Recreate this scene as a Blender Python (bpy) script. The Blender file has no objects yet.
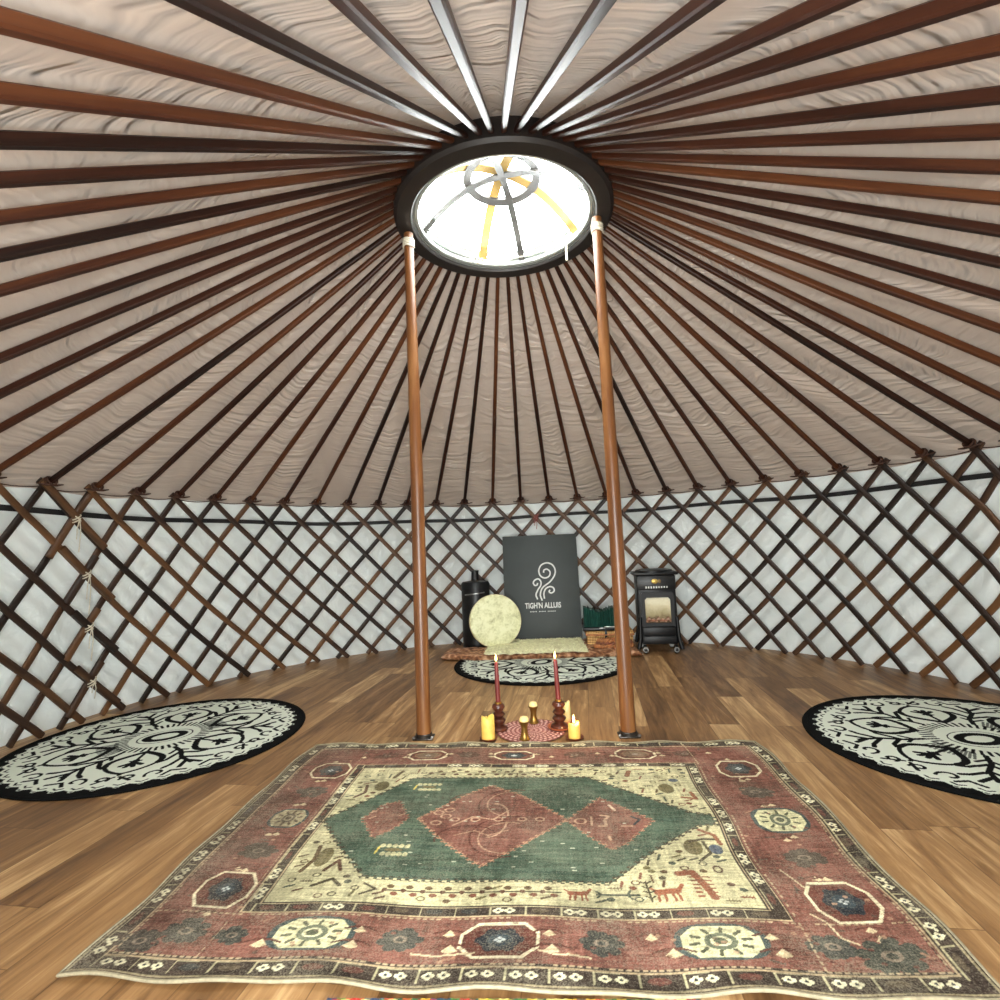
import bpy, bmesh, math, random
import numpy as np
from mathutils import Vector, Matrix, noise
random.seed(7)
rng = np.random.default_rng(11)
PI = math.pi
SC = bpy.context.scene
COL = SC.collection

# ------------------------------------------------------------------ helpers
def lin(r, g, b):
    f = lambda c: (c / 255 / 12.92) if c / 255 <= .04045 else ((c / 255 + .055) / 1.055) ** 2.4
    return (f(r), f(g), f(b), 1.0)

class MB:
    """collects vertices and faces; build() links them as ONE mesh object"""
    def __init__(s): s.v = []; s.f = []
    def add(s, vs, fs):
        o = len(s.v); s.v += [tuple(p) for p in vs]; s.f += [tuple(i + o for i in f) for f in fs]; return s
    def bm(s, b):
        b.verts.index_update()
        s.add([v.co.copy() for v in b.verts], [[v.index for v in f.verts] for f in b.faces]); b.free(); return s
    def box(s, c, size, bev=0.0, M=None, seg=2):
        b = bmesh.new(); bmesh.ops.create_cube(b, size=1)
        bmesh.ops.scale(b, vec=size, verts=b.verts)
        if bev: bmesh.ops.bevel(b, geom=b.edges[:], offset=bev, segments=seg, affect='EDGES', profile=.5)
        T = Matrix.Translation(c)
        if M is not None: T = T @ M.to_4x4()
        bmesh.ops.transform(b, matrix=T, verts=b.verts)
        return s.bm(b)
    def tube(s, path, rad, seg=10, closed=False, sq=None, cap=True):
        P = [Vector(p) for p in path]; n = len(P)
        R = rad if isinstance(rad, (list, tuple)) else [rad] * n
        ring = []; up = None
        for i in range(n):
            if closed: t = (P[(i + 1) % n] - P[i - 1])
            else: t = P[min(i + 1, n - 1)] - P[max(i - 1, 0)]
            t.normalize()
            if up is None:
                up = Vector((0, 0, 1)) if abs(t.z) < .95 else Vector((0, 1, 0))
            a = up - t * up.dot(t)
            if a.length < 1e-6: a = t.orthogonal()
            a.normalize(); b = t.cross(a); up = a
            row = []
            for k in range(seg):
                th = 2 * PI * (k + .5) / seg
                ca, sa = math.cos(th), math.sin(th)
                if sq:
                    m = max(abs(ca), abs(sa)) ** sq; ca /= m; sa /= m
                row.append(P[i] + (a * ca + b * sa) * R[i])
            ring.append(row)
        vs = [p for row in ring for p in row]; fs = []
        for i in range(n if closed else n - 1):
            j = (i + 1) % n
            for k in range(seg):
                l = (k + 1) % seg
                fs.append((i * seg + k, i * seg + l, j * seg + l, j * seg + k))
        if cap and not closed:
            fs.append(tuple(range(seg - 1, -1, -1))); fs.append(tuple((n - 1) * seg + k for k in range(seg)))
        return s.add(vs, fs)
    def lathe(s, prof, seg=32, c=(0, 0, 0), M=None):
        vs = []; fs = []; n = len(prof)
        for r, z in prof:
            for k in range(seg):
                a = 2 * PI * k / seg
                p = Vector((r * math.cos(a), r * math.sin(a), z))
                if M is not None: p = M @ p
                vs.append(p + Vector(c))
        for i in range(n - 1):
            for k in range(seg):
                l = (k + 1) % seg
                fs.append((i * seg + k, i * seg + l, (i + 1) * seg + l, (i + 1) * seg + k))
        if prof[0][0] > 1e-5: fs.append(tuple(range(seg - 1, -1, -1)))
        if prof[-1][0] > 1e-5: fs.append(tuple((n - 1) * seg + k for k in range(seg)))
        return s.add(vs, fs)
    def loft_ring(s, prof, seg=96, c=(0, 0, 0)):
        """closed cross-section swept round z (a solid ring)"""
        vs = []; fs = []; n = len(prof)
        for k in range(seg):
            a = 2 * PI * k / seg
            for r, z in prof: vs.append((c[0] + r * math.cos(a), c[1] + r * math.sin(a), c[2] + z))
        for k in range(seg):
            l = (k + 1) % seg
            for i in range(n):
                j = (i + 1) % n
                fs.append((k * n + i, l * n + i, l * n + j, k * n + j))
        return s.add(vs, fs)
    def build(s, name, mat, parent=None, smooth=40):
        me = bpy.data.meshes.new(name); me.from_pydata(s.v, [], s.f)
        b = bmesh.new(); b.from_mesh(me); bmesh.ops.recalc_face_normals(b, faces=b.faces); b.to_mesh(me); b.free()
        if smooth: me.shade_smooth(); me.set_sharp_from_angle(angle=math.radians(smooth))
        return link(name, me, mat, parent)

def link(name, me, mat, parent=None):
    o = bpy.data.objects.new(name, me); COL.objects.link(o)
    if mat is not None: me.materials.append(mat)
    if parent is not None: o.parent = parent
    return o

def tag(o, label, cat, group=None):
    o['label'] = label; o['category'] = cat
    if group: o['group'] = group
    return o
def struct(o): o['kind'] = 'structure'; return o
def thing(name, label, cat, loc=(0, 0, 0), rz=0, group=None, rot=None):
    o = bpy.data.objects.new(name, None); COL.objects.link(o); o.location = loc
    o.empty_display_size = .05
    o.rotation_euler = rot if rot else (0, 0, rz)
    return tag(o, label, cat, group)

def grid_mesh(name, V, nx, ny, mat, parent=None, colors=None, keep=None):
    """V (ny*nx,3) numpy; dense grid, optional linear point colours, optional quad mask"""
    idx = np.arange(nx * ny).reshape(ny, nx)
    q = np.stack([idx[:-1, :-1], idx[:-1, 1:], idx[1:, 1:], idx[1:, :-1]], -1).reshape(-1, 4)
    if keep is not None:
        q = q[keep[q].all(1)]
        used = np.unique(q); remap = np.zeros(nx * ny, int); remap[used] = np.arange(len(used))
        q = remap[q]; V = V[used]
        if colors is not None: colors = colors[used]
    me = bpy.data.meshes.new(name)
    me.vertices.add(len(V)); me.vertices.foreach_set('co', V.astype(np.float32).ravel())
    me.loops.add(len(q) * 4); me.loops.foreach_set('vertex_index', q.astype(np.int32).ravel())
    me.polygons.add(len(q))
    me.polygons.foreach_set('loop_start', (np.arange(len(q)) * 4).astype(np.int32))
    me.polygons.foreach_set('loop_total', np.full(len(q), 4, np.int32))
    me.update(calc_edges=True); me.validate()
    if colors is not None:
        at = me.color_attributes.new('dye', 'FLOAT_COLOR', 'POINT')
        at.data.foreach_set('color', np.c_[colors, np.ones(len(colors))].astype(np.float32).ravel())
    me.shade_smooth()
    return link(name, me, mat, parent)

# ------------------------------------------------------------------ materials
def newmat(name):
    m = bpy.data.materials.new(name); m.use_nodes = True
    nt = m.node_tree; return m, nt, nt.nodes['Principled BSDF'], nt.nodes['Material Output']
def N(nt, typ, **kw):
    n = nt.nodes.new(typ)
    for k, v in kw.items():
        if k.startswith('i_'): n.inputs[k[2:].replace('_', ' ')].default_value = v
        elif k.startswith('n_'): n.inputs[int(k[2:])].default_value = v
        else: setattr(n, k, v)
    return n
def math_(nt, op, a, b=None, c=None):
    n = nt.nodes.new('ShaderNodeMath'); n.operation = op
    for i, x in enumerate((a, b, c)):
        if x is None: continue
        if isinstance(x, (int, float)): n.inputs[i].default_value = x
        else: nt.links.new(x, n.inputs[i])
    return n.outputs[0]
def ramp(nt, fac, stops, interp='LINEAR'):
    r = nt.nodes.new('ShaderNodeValToRGB'); r.color_ramp.interpolation = interp
    e = r.color_ramp.elements
    while len(e) < len(stops): e.new(.5)
    for k, (p, c) in zip(e, stops): k.position = p; k.color = c
    if fac is not None: nt.links.new(fac, r.inputs[0])
    return r.outputs[0]
def mixc(nt, fac, a, b, mode='MIX'):
    n = nt.nodes.new('ShaderNodeMix'); n.data_type = 'RGBA'; n.blend_type = mode
    for i, x in ((0, fac), (6, a), (7, b)):
        if isinstance(x, (int, float, tuple)): n.inputs[i].default_value = x
        else: nt.links.new(x, n.inputs[i])
    return n.outputs[2]
def bump(nt, bsdf, h, strength=.3, dist=.01):
    b = nt.nodes.new('ShaderNodeBump'); b.inputs['Strength'].default_value = strength; b.inputs['Distance'].default_value = dist
    nt.links.new(h, b.inputs['Height']); nt.links.new(b.outputs[0], bsdf.inputs['Normal']); return b
def coords(nt, kind='Object', scale=(1, 1, 1), rot=(0, 0, 0)):
    t = nt.nodes.new('ShaderNodeTexCoord'); m = nt.nodes.new('ShaderNodeMapping')
    m.inputs['Scale'].default_value = scale; m.inputs['Rotation'].default_value = rot
    nt.links.new(t.outputs[kind], m.inputs[0]); return m.outputs[0]
def noise_(nt, vec, scale=5, detail=3, rough=.5, dist=0):
    n = nt.nodes.new('ShaderNodeTexNoise')
    n.inputs['Scale'].default_value = scale; n.inputs['Detail'].default_value = detail
    n.inputs['Roughness'].default_value = rough; n.inputs['Distortion'].default_value = dist
    if vec is not None: nt.links.new(vec, n.inputs['Vector'])
    return n.outputs['Fac']

def plain(name, rgb, rough=.5, metal=0, var=.12, scale=14, bmp=0.0, **kw):
    m, nt, p, out = newmat(name)
    v = coords(nt)
    f = noise_(nt, v, scale, 4, .6)
    c = lin(*rgb)
    d = tuple(x * (1 - var * 2) for x in c[:3]) + (1,); l = tuple(min(1, x * (1 + var * 2)) for x in c[:3]) + (1,)
    nt.links.new(ramp(nt, f, [(.3, d), (.7, l)]), p.inputs['Base Color'])
    p.inputs['Roughness'].default_value = rough; p.inputs['Metallic'].default_value = metal
    if bmp: bump(nt, p, f, bmp, .004)
    for k, v2 in kw.items(): p.inputs[k.replace('_', ' ')].default_value = v2
    return m

def wood(name, dark, mid, light, rough=.38, axis='Z', grain=22, rand=True, spread=.55, spec=.5):
    m, nt, p, out = newmat(name)
    sc = {'X': (1.2, grain, grain), 'Y': (grain, 1.2, grain), 'Z': (grain, grain, 1.2)}[axis]
    v = coords(nt, 'Object', sc)
    f = noise_(nt, v, 1.0, 4, .6, .4)
    if rand:
        oi = nt.nodes.new('ShaderNodeObjectInfo')
        r = math_(nt, 'MULTIPLY_ADD', oi.outputs['Random'], spread, -spread / 2)
        f2 = math_(nt, 'ADD', f, r)
    else: f2 = f
    nt.links.new(ramp(nt, f2, [(.2, lin(*dark)), (.5, lin(*mid)), (.85, lin(*light))]), p.inputs['Base Color'])
    p.inputs['Roughness'].default_value = rough; p.inputs['Specular IOR Level'].default_value = spec
    bump(nt, p, f, .15, .002)
    return m

def floor_mat():
    m, nt, p, out = newmat('oak laminate planks')
    ang = -.105
    vec = coords(nt, 'Object', (1, 1, 1), (0, 0, -ang))
    sep = nt.nodes.new('ShaderNodeSeparateXYZ'); nt.links.new(vec, sep.inputs[0])
    u = math_(nt, 'DIVIDE', sep.outputs[0], .15); iu = math_(nt, 'FLOOR', u)
    w1 = N(nt, 'ShaderNodeTexWhiteNoise', noise_dimensions='1D'); nt.links.new(iu, w1.inputs['W'])
    v = math_(nt, 'ADD', math_(nt, 'DIVIDE', sep.outputs[1], .95), math_(nt, 'MULTIPLY', w1.outputs[0], 7.3))
    iv = math_(nt, 'FLOOR', v)
    cmb = nt.nodes.new('ShaderNodeCombineXYZ'); nt.links.new(iu, cmb.inputs[0]); nt.links.new(iv, cmb.inputs[1])
    w2 = N(nt, 'ShaderNodeTexWhiteNoise', noise_dimensions='3D'); nt.links.new(cmb.outputs[0], w2.inputs['Vector'])
    rnd = w2.outputs[0]
    # grain
    g = nt.nodes.new('ShaderNodeCombineXYZ')
    nt.links.new(math_(nt, 'ADD', math_(nt, 'MULTIPLY', sep.outputs[0], 16), math_(nt, 'MULTIPLY', rnd, 37)), g.inputs[0])
    nt.links.new(math_(nt, 'ADD', math_(nt, 'MULTIPLY', sep.outputs[1], 1.5), math_(nt, 'MULTIPLY', rnd, 11)), g.inputs[1])
    g1 = noise_(nt, g.outputs[0], 1.0, 5, .62, 1.1)
    g2 = noise_(nt, g.outputs[0], 4.5, 3, .6, .3)
    f = math_(nt, 'ADD', math_(nt, 'MULTIPLY', math_(nt, 'SUBTRACT', g1, .5), 1.15), math_(nt, 'MULTIPLY', math_(nt, 'SUBTRACT', rnd, .5), .42))
    f = math_(nt, 'ADD', f, math_(nt, 'MULTIPLY', math_(nt, 'SUBTRACT', g2, .5), .35))
    f = math_(nt, 'ADD', f, .5)
    col = ramp(nt, f, [(.12, lin(88, 60, 36)), (.4, lin(132, 96, 60)), (.62, lin(164, 125, 82)), (.9, lin(216, 180, 130))])
    fu = math_(nt, 'ABSOLUTE', math_(nt, 'SUBTRACT', math_(nt, 'FRACT', u), .5))
    fv = math_(nt, 'ABSOLUTE', math_(nt, 'SUBTRACT', math_(nt, 'FRACT', v), .5))
    seam = math_(nt, 'MAXIMUM', math_(nt, 'GREATER_THAN', fu, .49), math_(nt, 'GREATER_THAN', fv, .4985))
    col = mixc(nt, math_(nt, 'MULTIPLY', seam, .55), col, lin(70, 42, 20))
    nt.links.new(col, p.inputs['Base Color'])
    p.inputs['Roughness'].default_value = .42
    p.inputs['Specular IOR Level'].default_value = .35
    bump(nt, p, math_(nt, 'SUBTRACT', f, math_(nt, 'MULTIPLY', seam, .8)), .12, .002)
    return m

def ceiling_mat():
    m, nt, p, out = newmat('gathered cotton lining')
    geo = nt.nodes.new('ShaderNodeTexCoord')
    uv = geo.outputs['UV']
    def layer(su, sv, shear, dist, det):
        mp = nt.nodes.new('ShaderNodeVectorMath'); mp.operation = 'DOT_PRODUCT'
        mp.inputs[1].default_value = (su, 0, 0); nt.links.new(uv, mp.inputs[0])
        mq = nt.nodes.new('ShaderNodeVectorMath'); mq.operation = 'DOT_PRODUCT'
        mq.inputs[1].default_value = (shear, sv, 0); nt.links.new(uv, mq.inputs[0])
        c = nt.nodes.new('ShaderNodeCombineXYZ'); nt.links.new(mp.outputs['Value'], c.inputs[0]); nt.links.new(mq.outputs['Value'], c.inputs[1])
        return noise_(nt, c.outputs[0], 1, det, .55, dist)
    # u = pole bays round the roof, v = metres along the slope
    c = layer(.35, 1.3, .4, .3, 2)
    sv = nt.nodes.new('ShaderNodeSeparateXYZ'); nt.links.new(uv, sv.inputs[0])
    def ruche(su, fv, warp, det):
        y = math_(nt, 'ADD', math_(nt, 'MULTIPLY', sv.outputs[1], fv), math_(nt, 'MULTIPLY', c, warp))
        q = nt.nodes.new('ShaderNodeCombineXYZ'); nt.links.new(math_(nt, 'MULTIPLY', sv.outputs[0], su), q.inputs[0]); nt.links.new(y, q.inputs[1])
        return noise_(nt, q.outputs[0], 1, det, .5, .15)
    a = ruche(.33, 30, 9, 1); b = ruche(.5, 15, 6, 1)
    amp = math_(nt, 'MULTIPLY_ADD', c, 1.8, -.45)
    h = math_(nt, 'MULTIPLY', math_(nt, 'ADD', a, math_(nt, 'MULTIPLY', b, .9)), amp)
    col = ramp(nt, c, [(.3, lin(194, 179, 167)), (.7, lin(206, 191, 179))])
    nt.links.new(col, p.inputs['Base Color'])
    p.inputs['Roughness'].default_value = .85; p.inputs['Specular IOR Level'].default_value = .2
    p.inputs['Sheen Weight'].default_value = .15
    bump(nt, p, h, .9, .045)
    return m

def wall_mat():
    m, nt, p, out = newmat('white canvas wall lining')
    v = coords(nt, 'Object', (1, 1, 1))
    n1 = noise_(nt, v, 2.4, 4, .5, .8); n2 = noise_(nt, v, 60, 2, .5)
    nt.links.new(ramp(nt, n1, [(.3, lin(232, 239, 236)), (.7, lin(244, 250, 248))]), p.inputs['Base Color'])
    p.inputs['Roughness'].default_value = .8; p.inputs['Specular IOR Level'].default_value = .2
    ridge = math_(nt, 'ABSOLUTE', math_(nt, 'SUBTRACT', n1, .5))
    bump(nt, p, math_(nt, 'ADD', math_(nt, 'MULTIPLY', ridge, 2.0), math_(nt, 'MULTIPLY', n2, .05)), .6, .03)
    return m

def dye_mat(name, rough=.95, weave=900, wear=.25, wearcol=(205, 195, 170), bstr=.3, stretch=(1, 1, 1)):
    m, nt, p, out = newmat(name)
    a = nt.nodes.new('ShaderNodeVertexColor'); a.layer_name = 'dye'
    v = coords(nt, 'Object', stretch)
    n1 = noise_(nt, v, weave, 2, .6); n2 = noise_(nt, v, 5, 4, .65)
    k = math_(nt, 'MULTIPLY', math_(nt, 'MAXIMUM', math_(nt, 'SUBTRACT', math_(nt, 'ADD', math_(nt, 'MULTIPLY', n1, .75), math_(nt, 'MULTIPLY', n2, .5)), .58), 0), wear * 8)
    k = math_(nt, 'MINIMUM', k, .6)
    nt.links.new(mixc(nt, k, a.outputs[0], lin(*wearcol)), p.inputs['Base Color'])
    p.inputs['Roughness'].default_value = rough; p.inputs['Specular IOR Level'].default_value = .1
    bump(nt, p, n1, bstr, .003)
    return m

def emit(name, rgb, s):
    m, nt, p, out = newmat(name)
    p.inputs['Base Color'].default_value = lin(*rgb)
    p.inputs['Emission Color'].default_value = lin(*rgb); p.inputs['Emission Strength'].default_value = s
    return m

def wicker_mat(name, dark, mid, light, sx=60, sz=60):
    m, nt, p, out = newmat(name)
    v = coords(nt, 'Object')
    w1 = N(nt, 'ShaderNodeTexWave', wave_type='BANDS', bands_direction='X', i_Scale=sx, i_Distortion=1.5, i_Detail=1.0)
    w2 = N(nt, 'ShaderNodeTexWave', wave_type='BANDS', bands_direction='Z', i_Scale=sz, i_Distortion=1.5, i_Detail=1.0)
    nt.links.new(v, w1.inputs[0]); nt.links.new(v, w2.inputs[0])
    f = math_(nt, 'MULTIPLY', math_(nt, 'ADD', w1.outputs['Fac'], w2.outputs['Fac']), .5)
    n = noise_(nt, v, 25, 3)
    f = math_(nt, 'ADD', math_(nt, 'MULTIPLY', f, .6), math_(nt, 'MULTIPLY', n, .4))
    nt.links.new(ramp(nt, f, [(.2, lin(*dark)), (.5, lin(*mid)), (.8, lin(*light))]), p.inputs['Base Color'])
    p.inputs['Roughness'].default_value = .6
    bump(nt, p, f, .8, .008)
    return m

M_floor, M_ceil, M_wall = floor_mat(), ceiling_mat(), wall_mat()
M_pole = wood('varnished roof pole wood', (28, 12, 7), (60, 29, 16), (100, 57, 29), .42, 'Z', 16, True, .5, .3)
M_slat = wood('stained lattice wood', (28, 17, 11), (52, 32, 20), (108, 72, 40), .5, 'Z', 14, True, .62)
M_post = wood('varnished post wood', (72, 40, 20), (114, 70, 36), (172, 122, 72), .36, 'Z', 14, False)
M_rim = plain('dark crown wood', (32, 26, 23), .5, 0, .2, 8)
M_hub = plain('grey painted hub', (64, 60, 57), .5)
M_arch = plain('grey bent rod', (60, 57, 54), .45)
M_archy = wood('honey coloured bent slat', (132, 106, 52), (156, 126, 66), (176, 146, 84), .7, 'X', 8, False)
M_hoop = plain('pale steel hoop', (196, 200, 196), .3, .6, .05)
M_cord = plain('pale cotton cord', (206, 198, 178), .9, 0, .1, 60, .3)
M_redcord = plain('faded red cord', (150, 84, 80), .9, 0, .1, 60, .3)
M_tie = plain('dark hemp tie', (66, 40, 28), .85, 0, .2, 50, .4)
M_band = plain('black webbing band', (14, 14, 15), .7, 0, .2, 70, .3)
M_blackmetal = plain('matt black cast metal', (15, 16, 19), .42, .2, .12, 10)
M_blackplas = plain('black satin shell', (11, 11, 13), .38, 0, .1, 10)
M_steel = plain('brushed steel', (160, 160, 158), .3, .9, .08)
M_iron = plain('dark steel bracket', (70, 66, 62), .35, .8, .1)
M_gold = plain('gold emblem', (214, 178, 96), .35, .6, .08)
M_white = plain('white print', (232, 234, 230), .6, 0, .03)
M_slate = plain('slate grey painted board', (62, 68, 67), .55, 0, .05, 4)
M_brass = plain('antique brass', (150, 116, 58), .34, .8, .16, 16)
M_darkturn = wood('dark turned wood', (42, 21, 15), (78, 38, 25), (128, 72, 46), .3, 'X', 20, False)
M_redwax = plain('burgundy wax', (112, 40, 38), .45, 0, .06, 20)
M_ywax = plain('yellow wax', (244, 202, 100), .45, 0, .06, 20, Subsurface_Weight=.3)
M_cwax = plain('cream wax', (240, 214, 150), .45, 0, .05, 20, Subsurface_Weight=.3)
M_terra = plain('terracotta glaze', (168, 92, 58), .5, 0, .1, 18)
M_brownplate = plain('brown dish', (112, 58, 36), .45, 0, .1, 18)
M_flame = emit('candle flame', (255, 214, 120), 9)
M_wick = plain('charred wick', (30, 24, 20), .9)
M_green = plain('dark green leathercloth', (26, 70, 60), .5, 0, .15, 20, .2)
M_hamper = wicker_mat('woven willow', (122, 78, 38), (206, 156, 88), (240, 202, 138), 22, 14)
M_loop = plain('peeled cane rim', (178, 116, 70), .6, 0, .2, 30)
M_bark = None

# ------------------------------------------------------------------ layout (metres; origin under the crown, +Y to the back)
R_WALL, Z_EAVE = 2.765, 1.385
DA = .10789; A0 = -1.51566
# bays round the door side are a little uneven (pole angles from the back, clockwise)
_L = [-1.6383, -1.7467, -1.8454, -1.9536, -2.0556, -2.1661, -2.2761, -2.3888, -2.4924, -2.5892, -2.6853, -2.7956, -2.9071, -3.0139, -3.1035, 3.0898 - 2 * PI, 2.9939 - 2 * PI, 2.886 - 2 * PI, 2.7807 - 2 * PI, 2.6983 - 2 * PI]
_R = [1.4828, 1.5708, 1.6729, 1.775, 1.8802, 1.9902, 2.0954, 2.2018, 2.2991, 2.402, 2.4964, 2.6061]
ANG = {i: A0 + i * DA for i in range(28)}
ANG.update({-1 - k: a for k, a in enumerate(_L)}); ANG.update({28 + k: a for k, a in enumerate(_R)})
ANG[40] = ANG[-20] + 2 * PI
def ang(i):
    f = math.floor(i)
    return ANG[f] if f == i else ANG[f] + (ANG[f + 1] - ANG[f]) * (i - f)
def cyl(i, r, z):
    a = ang(i); return Vector((r * math.sin(a), r * math.cos(a), z))

# ------------------------------------------------------------------ camera
cam = bpy.data.cameras.new('camera'); cam.sensor_width = 36; cam.lens = 36 * .5222; cam.clip_start = .02
co = bpy.data.objects.new('camera', cam); COL.objects.link(co)
pitch, roll, yaw = .0928, -.04206, -.0531
F = Vector((math.sin(yaw) * math.cos(pitch), math.cos(yaw) * math.cos(pitch), math.sin(pitch)))
Rt = Vector((math.cos(yaw), -math.sin(yaw), 0)); U = Rt.cross(F)
rr = Rt * math.cos(roll) + U * math.sin(roll); uu = -Rt * math.sin(roll) + U * math.cos(roll)
co.matrix_world = Matrix(((rr.x, uu.x, -F.x, .05811), (rr.y, uu.y, -F.y, -2.64663), (rr.z, uu.z, -F.z, .92851), (0, 0, 0, 1)))
SC.camera = co

# ------------------------------------------------------------------ the setting
DOOR = .125                                                # half angle of the doorway behind the camera
b = MB(); b.lathe([(R_WALL + .06, -.05), (R_WALL + .06, 0), (1.5, 0), (0, 0)], 128)
struct(b.build('floor', M_floor, smooth=20))

# wall lining: soft folds as real relief
nx, ny = 520, 44
th = np.linspace(-PI + DOOR, PI - DOOR, nx); zz = np.linspace(0, Z_EAVE + .03, ny)
V = np.zeros((ny, nx, 3))
for j in range(ny):
    for i in range(nx):
        a, z = th[i], zz[j]
        p = Vector((a * 5.2, z * 1.1, 3.1))
        d = noise.noise(p) * .022 + (1 - abs(noise.noise(Vector((a * 7, z * 1.6, 9)))) * 2) * .010
        d += noise.noise(Vector((a * 16, z * 7, 1.7))) * .006 - .006 * math.exp(-((z - .775) / .012) ** 2) + math.sin(min(1, z / .25) * PI) * .012 * (noise.noise(Vector((a * 14, 0, 5))))
        r = R_WALL + .012 - d
        V[j, i] = (r * math.sin(a), r * math.cos(a), z)
struct(grid_mesh('wall_round', V.reshape(-1, 3), nx, ny, M_wall))

# roof lining
POLE_LO, POLE_HI = (2.688, 1.388), (.545, 2.722)
nu, nv = 60 * 4, 24
vs, uvs, fs = [], [], []
for j in range(nv + 1):
    t = j / nv
    r0 = 2.80 + (.53 - 2.80) * t; z0 = 1.350 + (2.786 - 1.350) * t
    for i in range(nu + 1):
        k = -20 + i / 4
        a = ang(k)
        sag = (1 - abs(2 * (k - math.floor(k)) - 1)) * .012 * math.sin(PI * min(1, t * 1.2 + .05)) if t < .8 else 0
        z = z0 + .012 - sag * .8
        vs.append((r0 * math.sin(a), r0 * math.cos(a), z)); uvs.append((k, t * 2.5))
for j in range(nv):
    for i in range(nu):
        o = j * (nu + 1) + i; fs.append((o, o + nu + 1, o + nu + 2, o + 1))
me = bpy.data.meshes.new('ceiling'); me.from_pydata(vs, [], fs)
ul = me.uv_layers.new(name='UVMap')
for l in me.loops: ul.data[l.index].uv = uvs[l.vertex_index]
me.shade_smooth()
struct(link('ceiling', me, M_ceil))

# ------------------------------------------------------------------ webbing band and eave cord
b = MB(); n = 260
a1, a2 = ang(-6), ang(34)
prof = [(-.003, -.016), (.003, -.016), (.003, .016), (-.003, .016)]
vs, fs = [], []
for k in range(n + 1):
    a = a1 + (a2 - a1) * k / n
    z = 1.236 + .012 * math.sin(a * 3 + .4) + .006 * math.sin(a * 11)
    for dr, dz in prof: vs.append(((2.702 + dr) * math.sin(a), (2.702 + dr) * math.cos(a), z + dz))
for k in range(n):
    for i in range(4):
        j = (i + 1) % 4; fs.append((k * 4 + i, k * 4 + j, k * 4 + 4 + j, k * 4 + 4 + i))
b.add(vs, fs)
tag(b.build('tension_band', M_band), 'long black webbing band running round the white wall behind the lattice', 'band')
b = MB(); pts = []
for k in range(0, 40 * 8 + 1):
    i = -6 + k / 8; f = i - math.floor(i)
    pts.append(cyl(i, 2.704, 1.392 - .016 * (1 - (2 * f - 1) ** 2)))
b.tube(pts, .0035, 6)
tag(b.build('eave_cord', M_tie), 'thin dark cord strung along the eave between the pole ends', 'cord')

# ------------------------------------------------------------------ wall lattice
def RB(i): return float(np.interp(i, [-7, -4, -1, 0, 2, 4, 7, 20, 34], [3.25, 3.36, 3.48, 3.62, 3.66, 3.56, 3.43, 2.95, 2.95]))   # lean of the falling slats, bays per metre
def RS(i): return float(np.interp(i, [-1, 2, 3, 7, 9, 21, 34], [2.1, 2.2, 2.46, 2.8, 3.1, 3.4, 3.4]))                        # and of the rising ones
def SH(i): return float(np.interp(i, [-7, -5, -4, -3, -1, 0], [.7, .55, .33, .14, .12, 0]))                                   # heads shifted near the joint
def slat_path(i, sgn, r, ztop=1.42, zbot=.008):
    out = []; k0 = round(i); rate = RB(k0) if sgn > 0 else -RS(k0); sh = SH(k0) if sgn > 0 else 0
    for k in range(27):
        z = ztop + (zbot - ztop) * k / 26
        out.append((max(-19.5, i + sh + rate * (1.385 - z)), r, z))
    return out
def crossing(i, j): return 1.385 - (j - i - SH(i)) / (RB(i) + RS(j))
def slat_mesh(i, sgn, r, w=.0185, t=.0065, part=None, studs=False):
    pa = slat_path(i, sgn, r)
    if part: pa = pa[part[0]:part[1]]
    P = [cyl(*p) for p in pa]; org = P[0].copy()
    Q = []; vs = []; fs = []; sec = [(-1, -.4), (-.6, -1), (.6, -1), (1, -.4), (1, 1), (-1, 1)]
    wob = random.uniform(0, 9)
    for k, p in enumerate(P):
        tg = (P[min(k + 1, len(P) - 1)] - P[max(k - 1, 0)]).normalized()
        nr = Vector((p.x, p.y, 0)).normalized(); sd = nr.cross(tg).normalized()
        dz = sd * .003 * math.sin(k * .5 + wob)
        for a, c in sec: vs.append(p - org + dz + sd * a * w + nr * c * t)
    m = len(sec)
    for k in range(len(P) - 1):
        for a in range(m):
            c = (a + 1) % m; fs.append((k * m + a, k * m + c, k * m + m + c, k * m + m + a))
    fs.append(tuple(range(m - 1, -1, -1))); fs.append(tuple((len(P) - 1) * m + a for a in range(m)))
    b = MB(); b.add(vs, fs)
    if studs:
        for k in range(1, 9):
            # crossings sit every half bay
            zc = crossing(i, i + k); kk = (1.42 - zc) / (1.412 / 26); k0 = int(kk)
            if k0 < 0 or k0 > 25: continue
            q = P[k0].lerp(P[k0 + 1], kk - k0); nr = Vector((q.x, q.y, 0)).normalized()
            c = q - nr * (t + .001) - org
            e1 = nr.orthogonal().normalized(); e2 = nr.cross(e1)
            ring = [c + (e1 * math.cos(x) + e2 * math.sin(x)) * .006 for x in [PI / 3 * y for y in range(6)]]
            b.add(ring + [c - nr * .004], [(y, (y + 1) % 6, 6) for y in range(6)])
    # local Z along the slat so that the grain follows it
    tg = (P[-1] - P[0]).normalized()
    q = tg.to_track_quat('Z', 'Y'); qi = q.inverted()
    b.v = [tuple(qi @ Vector(v)) for v in b.v]
    return b, org, q
def panel_of(mid): return 0 if mid < .9 else 1 if mid < 14.6 else 2
panel_info = [('wall lattice of brown crossed slats left of the roped joint by the left rug', -2),
              ('wall lattice of brown crossed slats between the roped joint and the dark sign', 8),
              ('wall lattice of brown crossed slats behind the black heater and right of it', 22)]
panels = []
for lab, i in panel_info:
    p = cyl(i, 2.63, 0)
    panels.append(thing('lattice_panel', lab, 'wall lattice', p, 0, 'wall lattice panels'))
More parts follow.
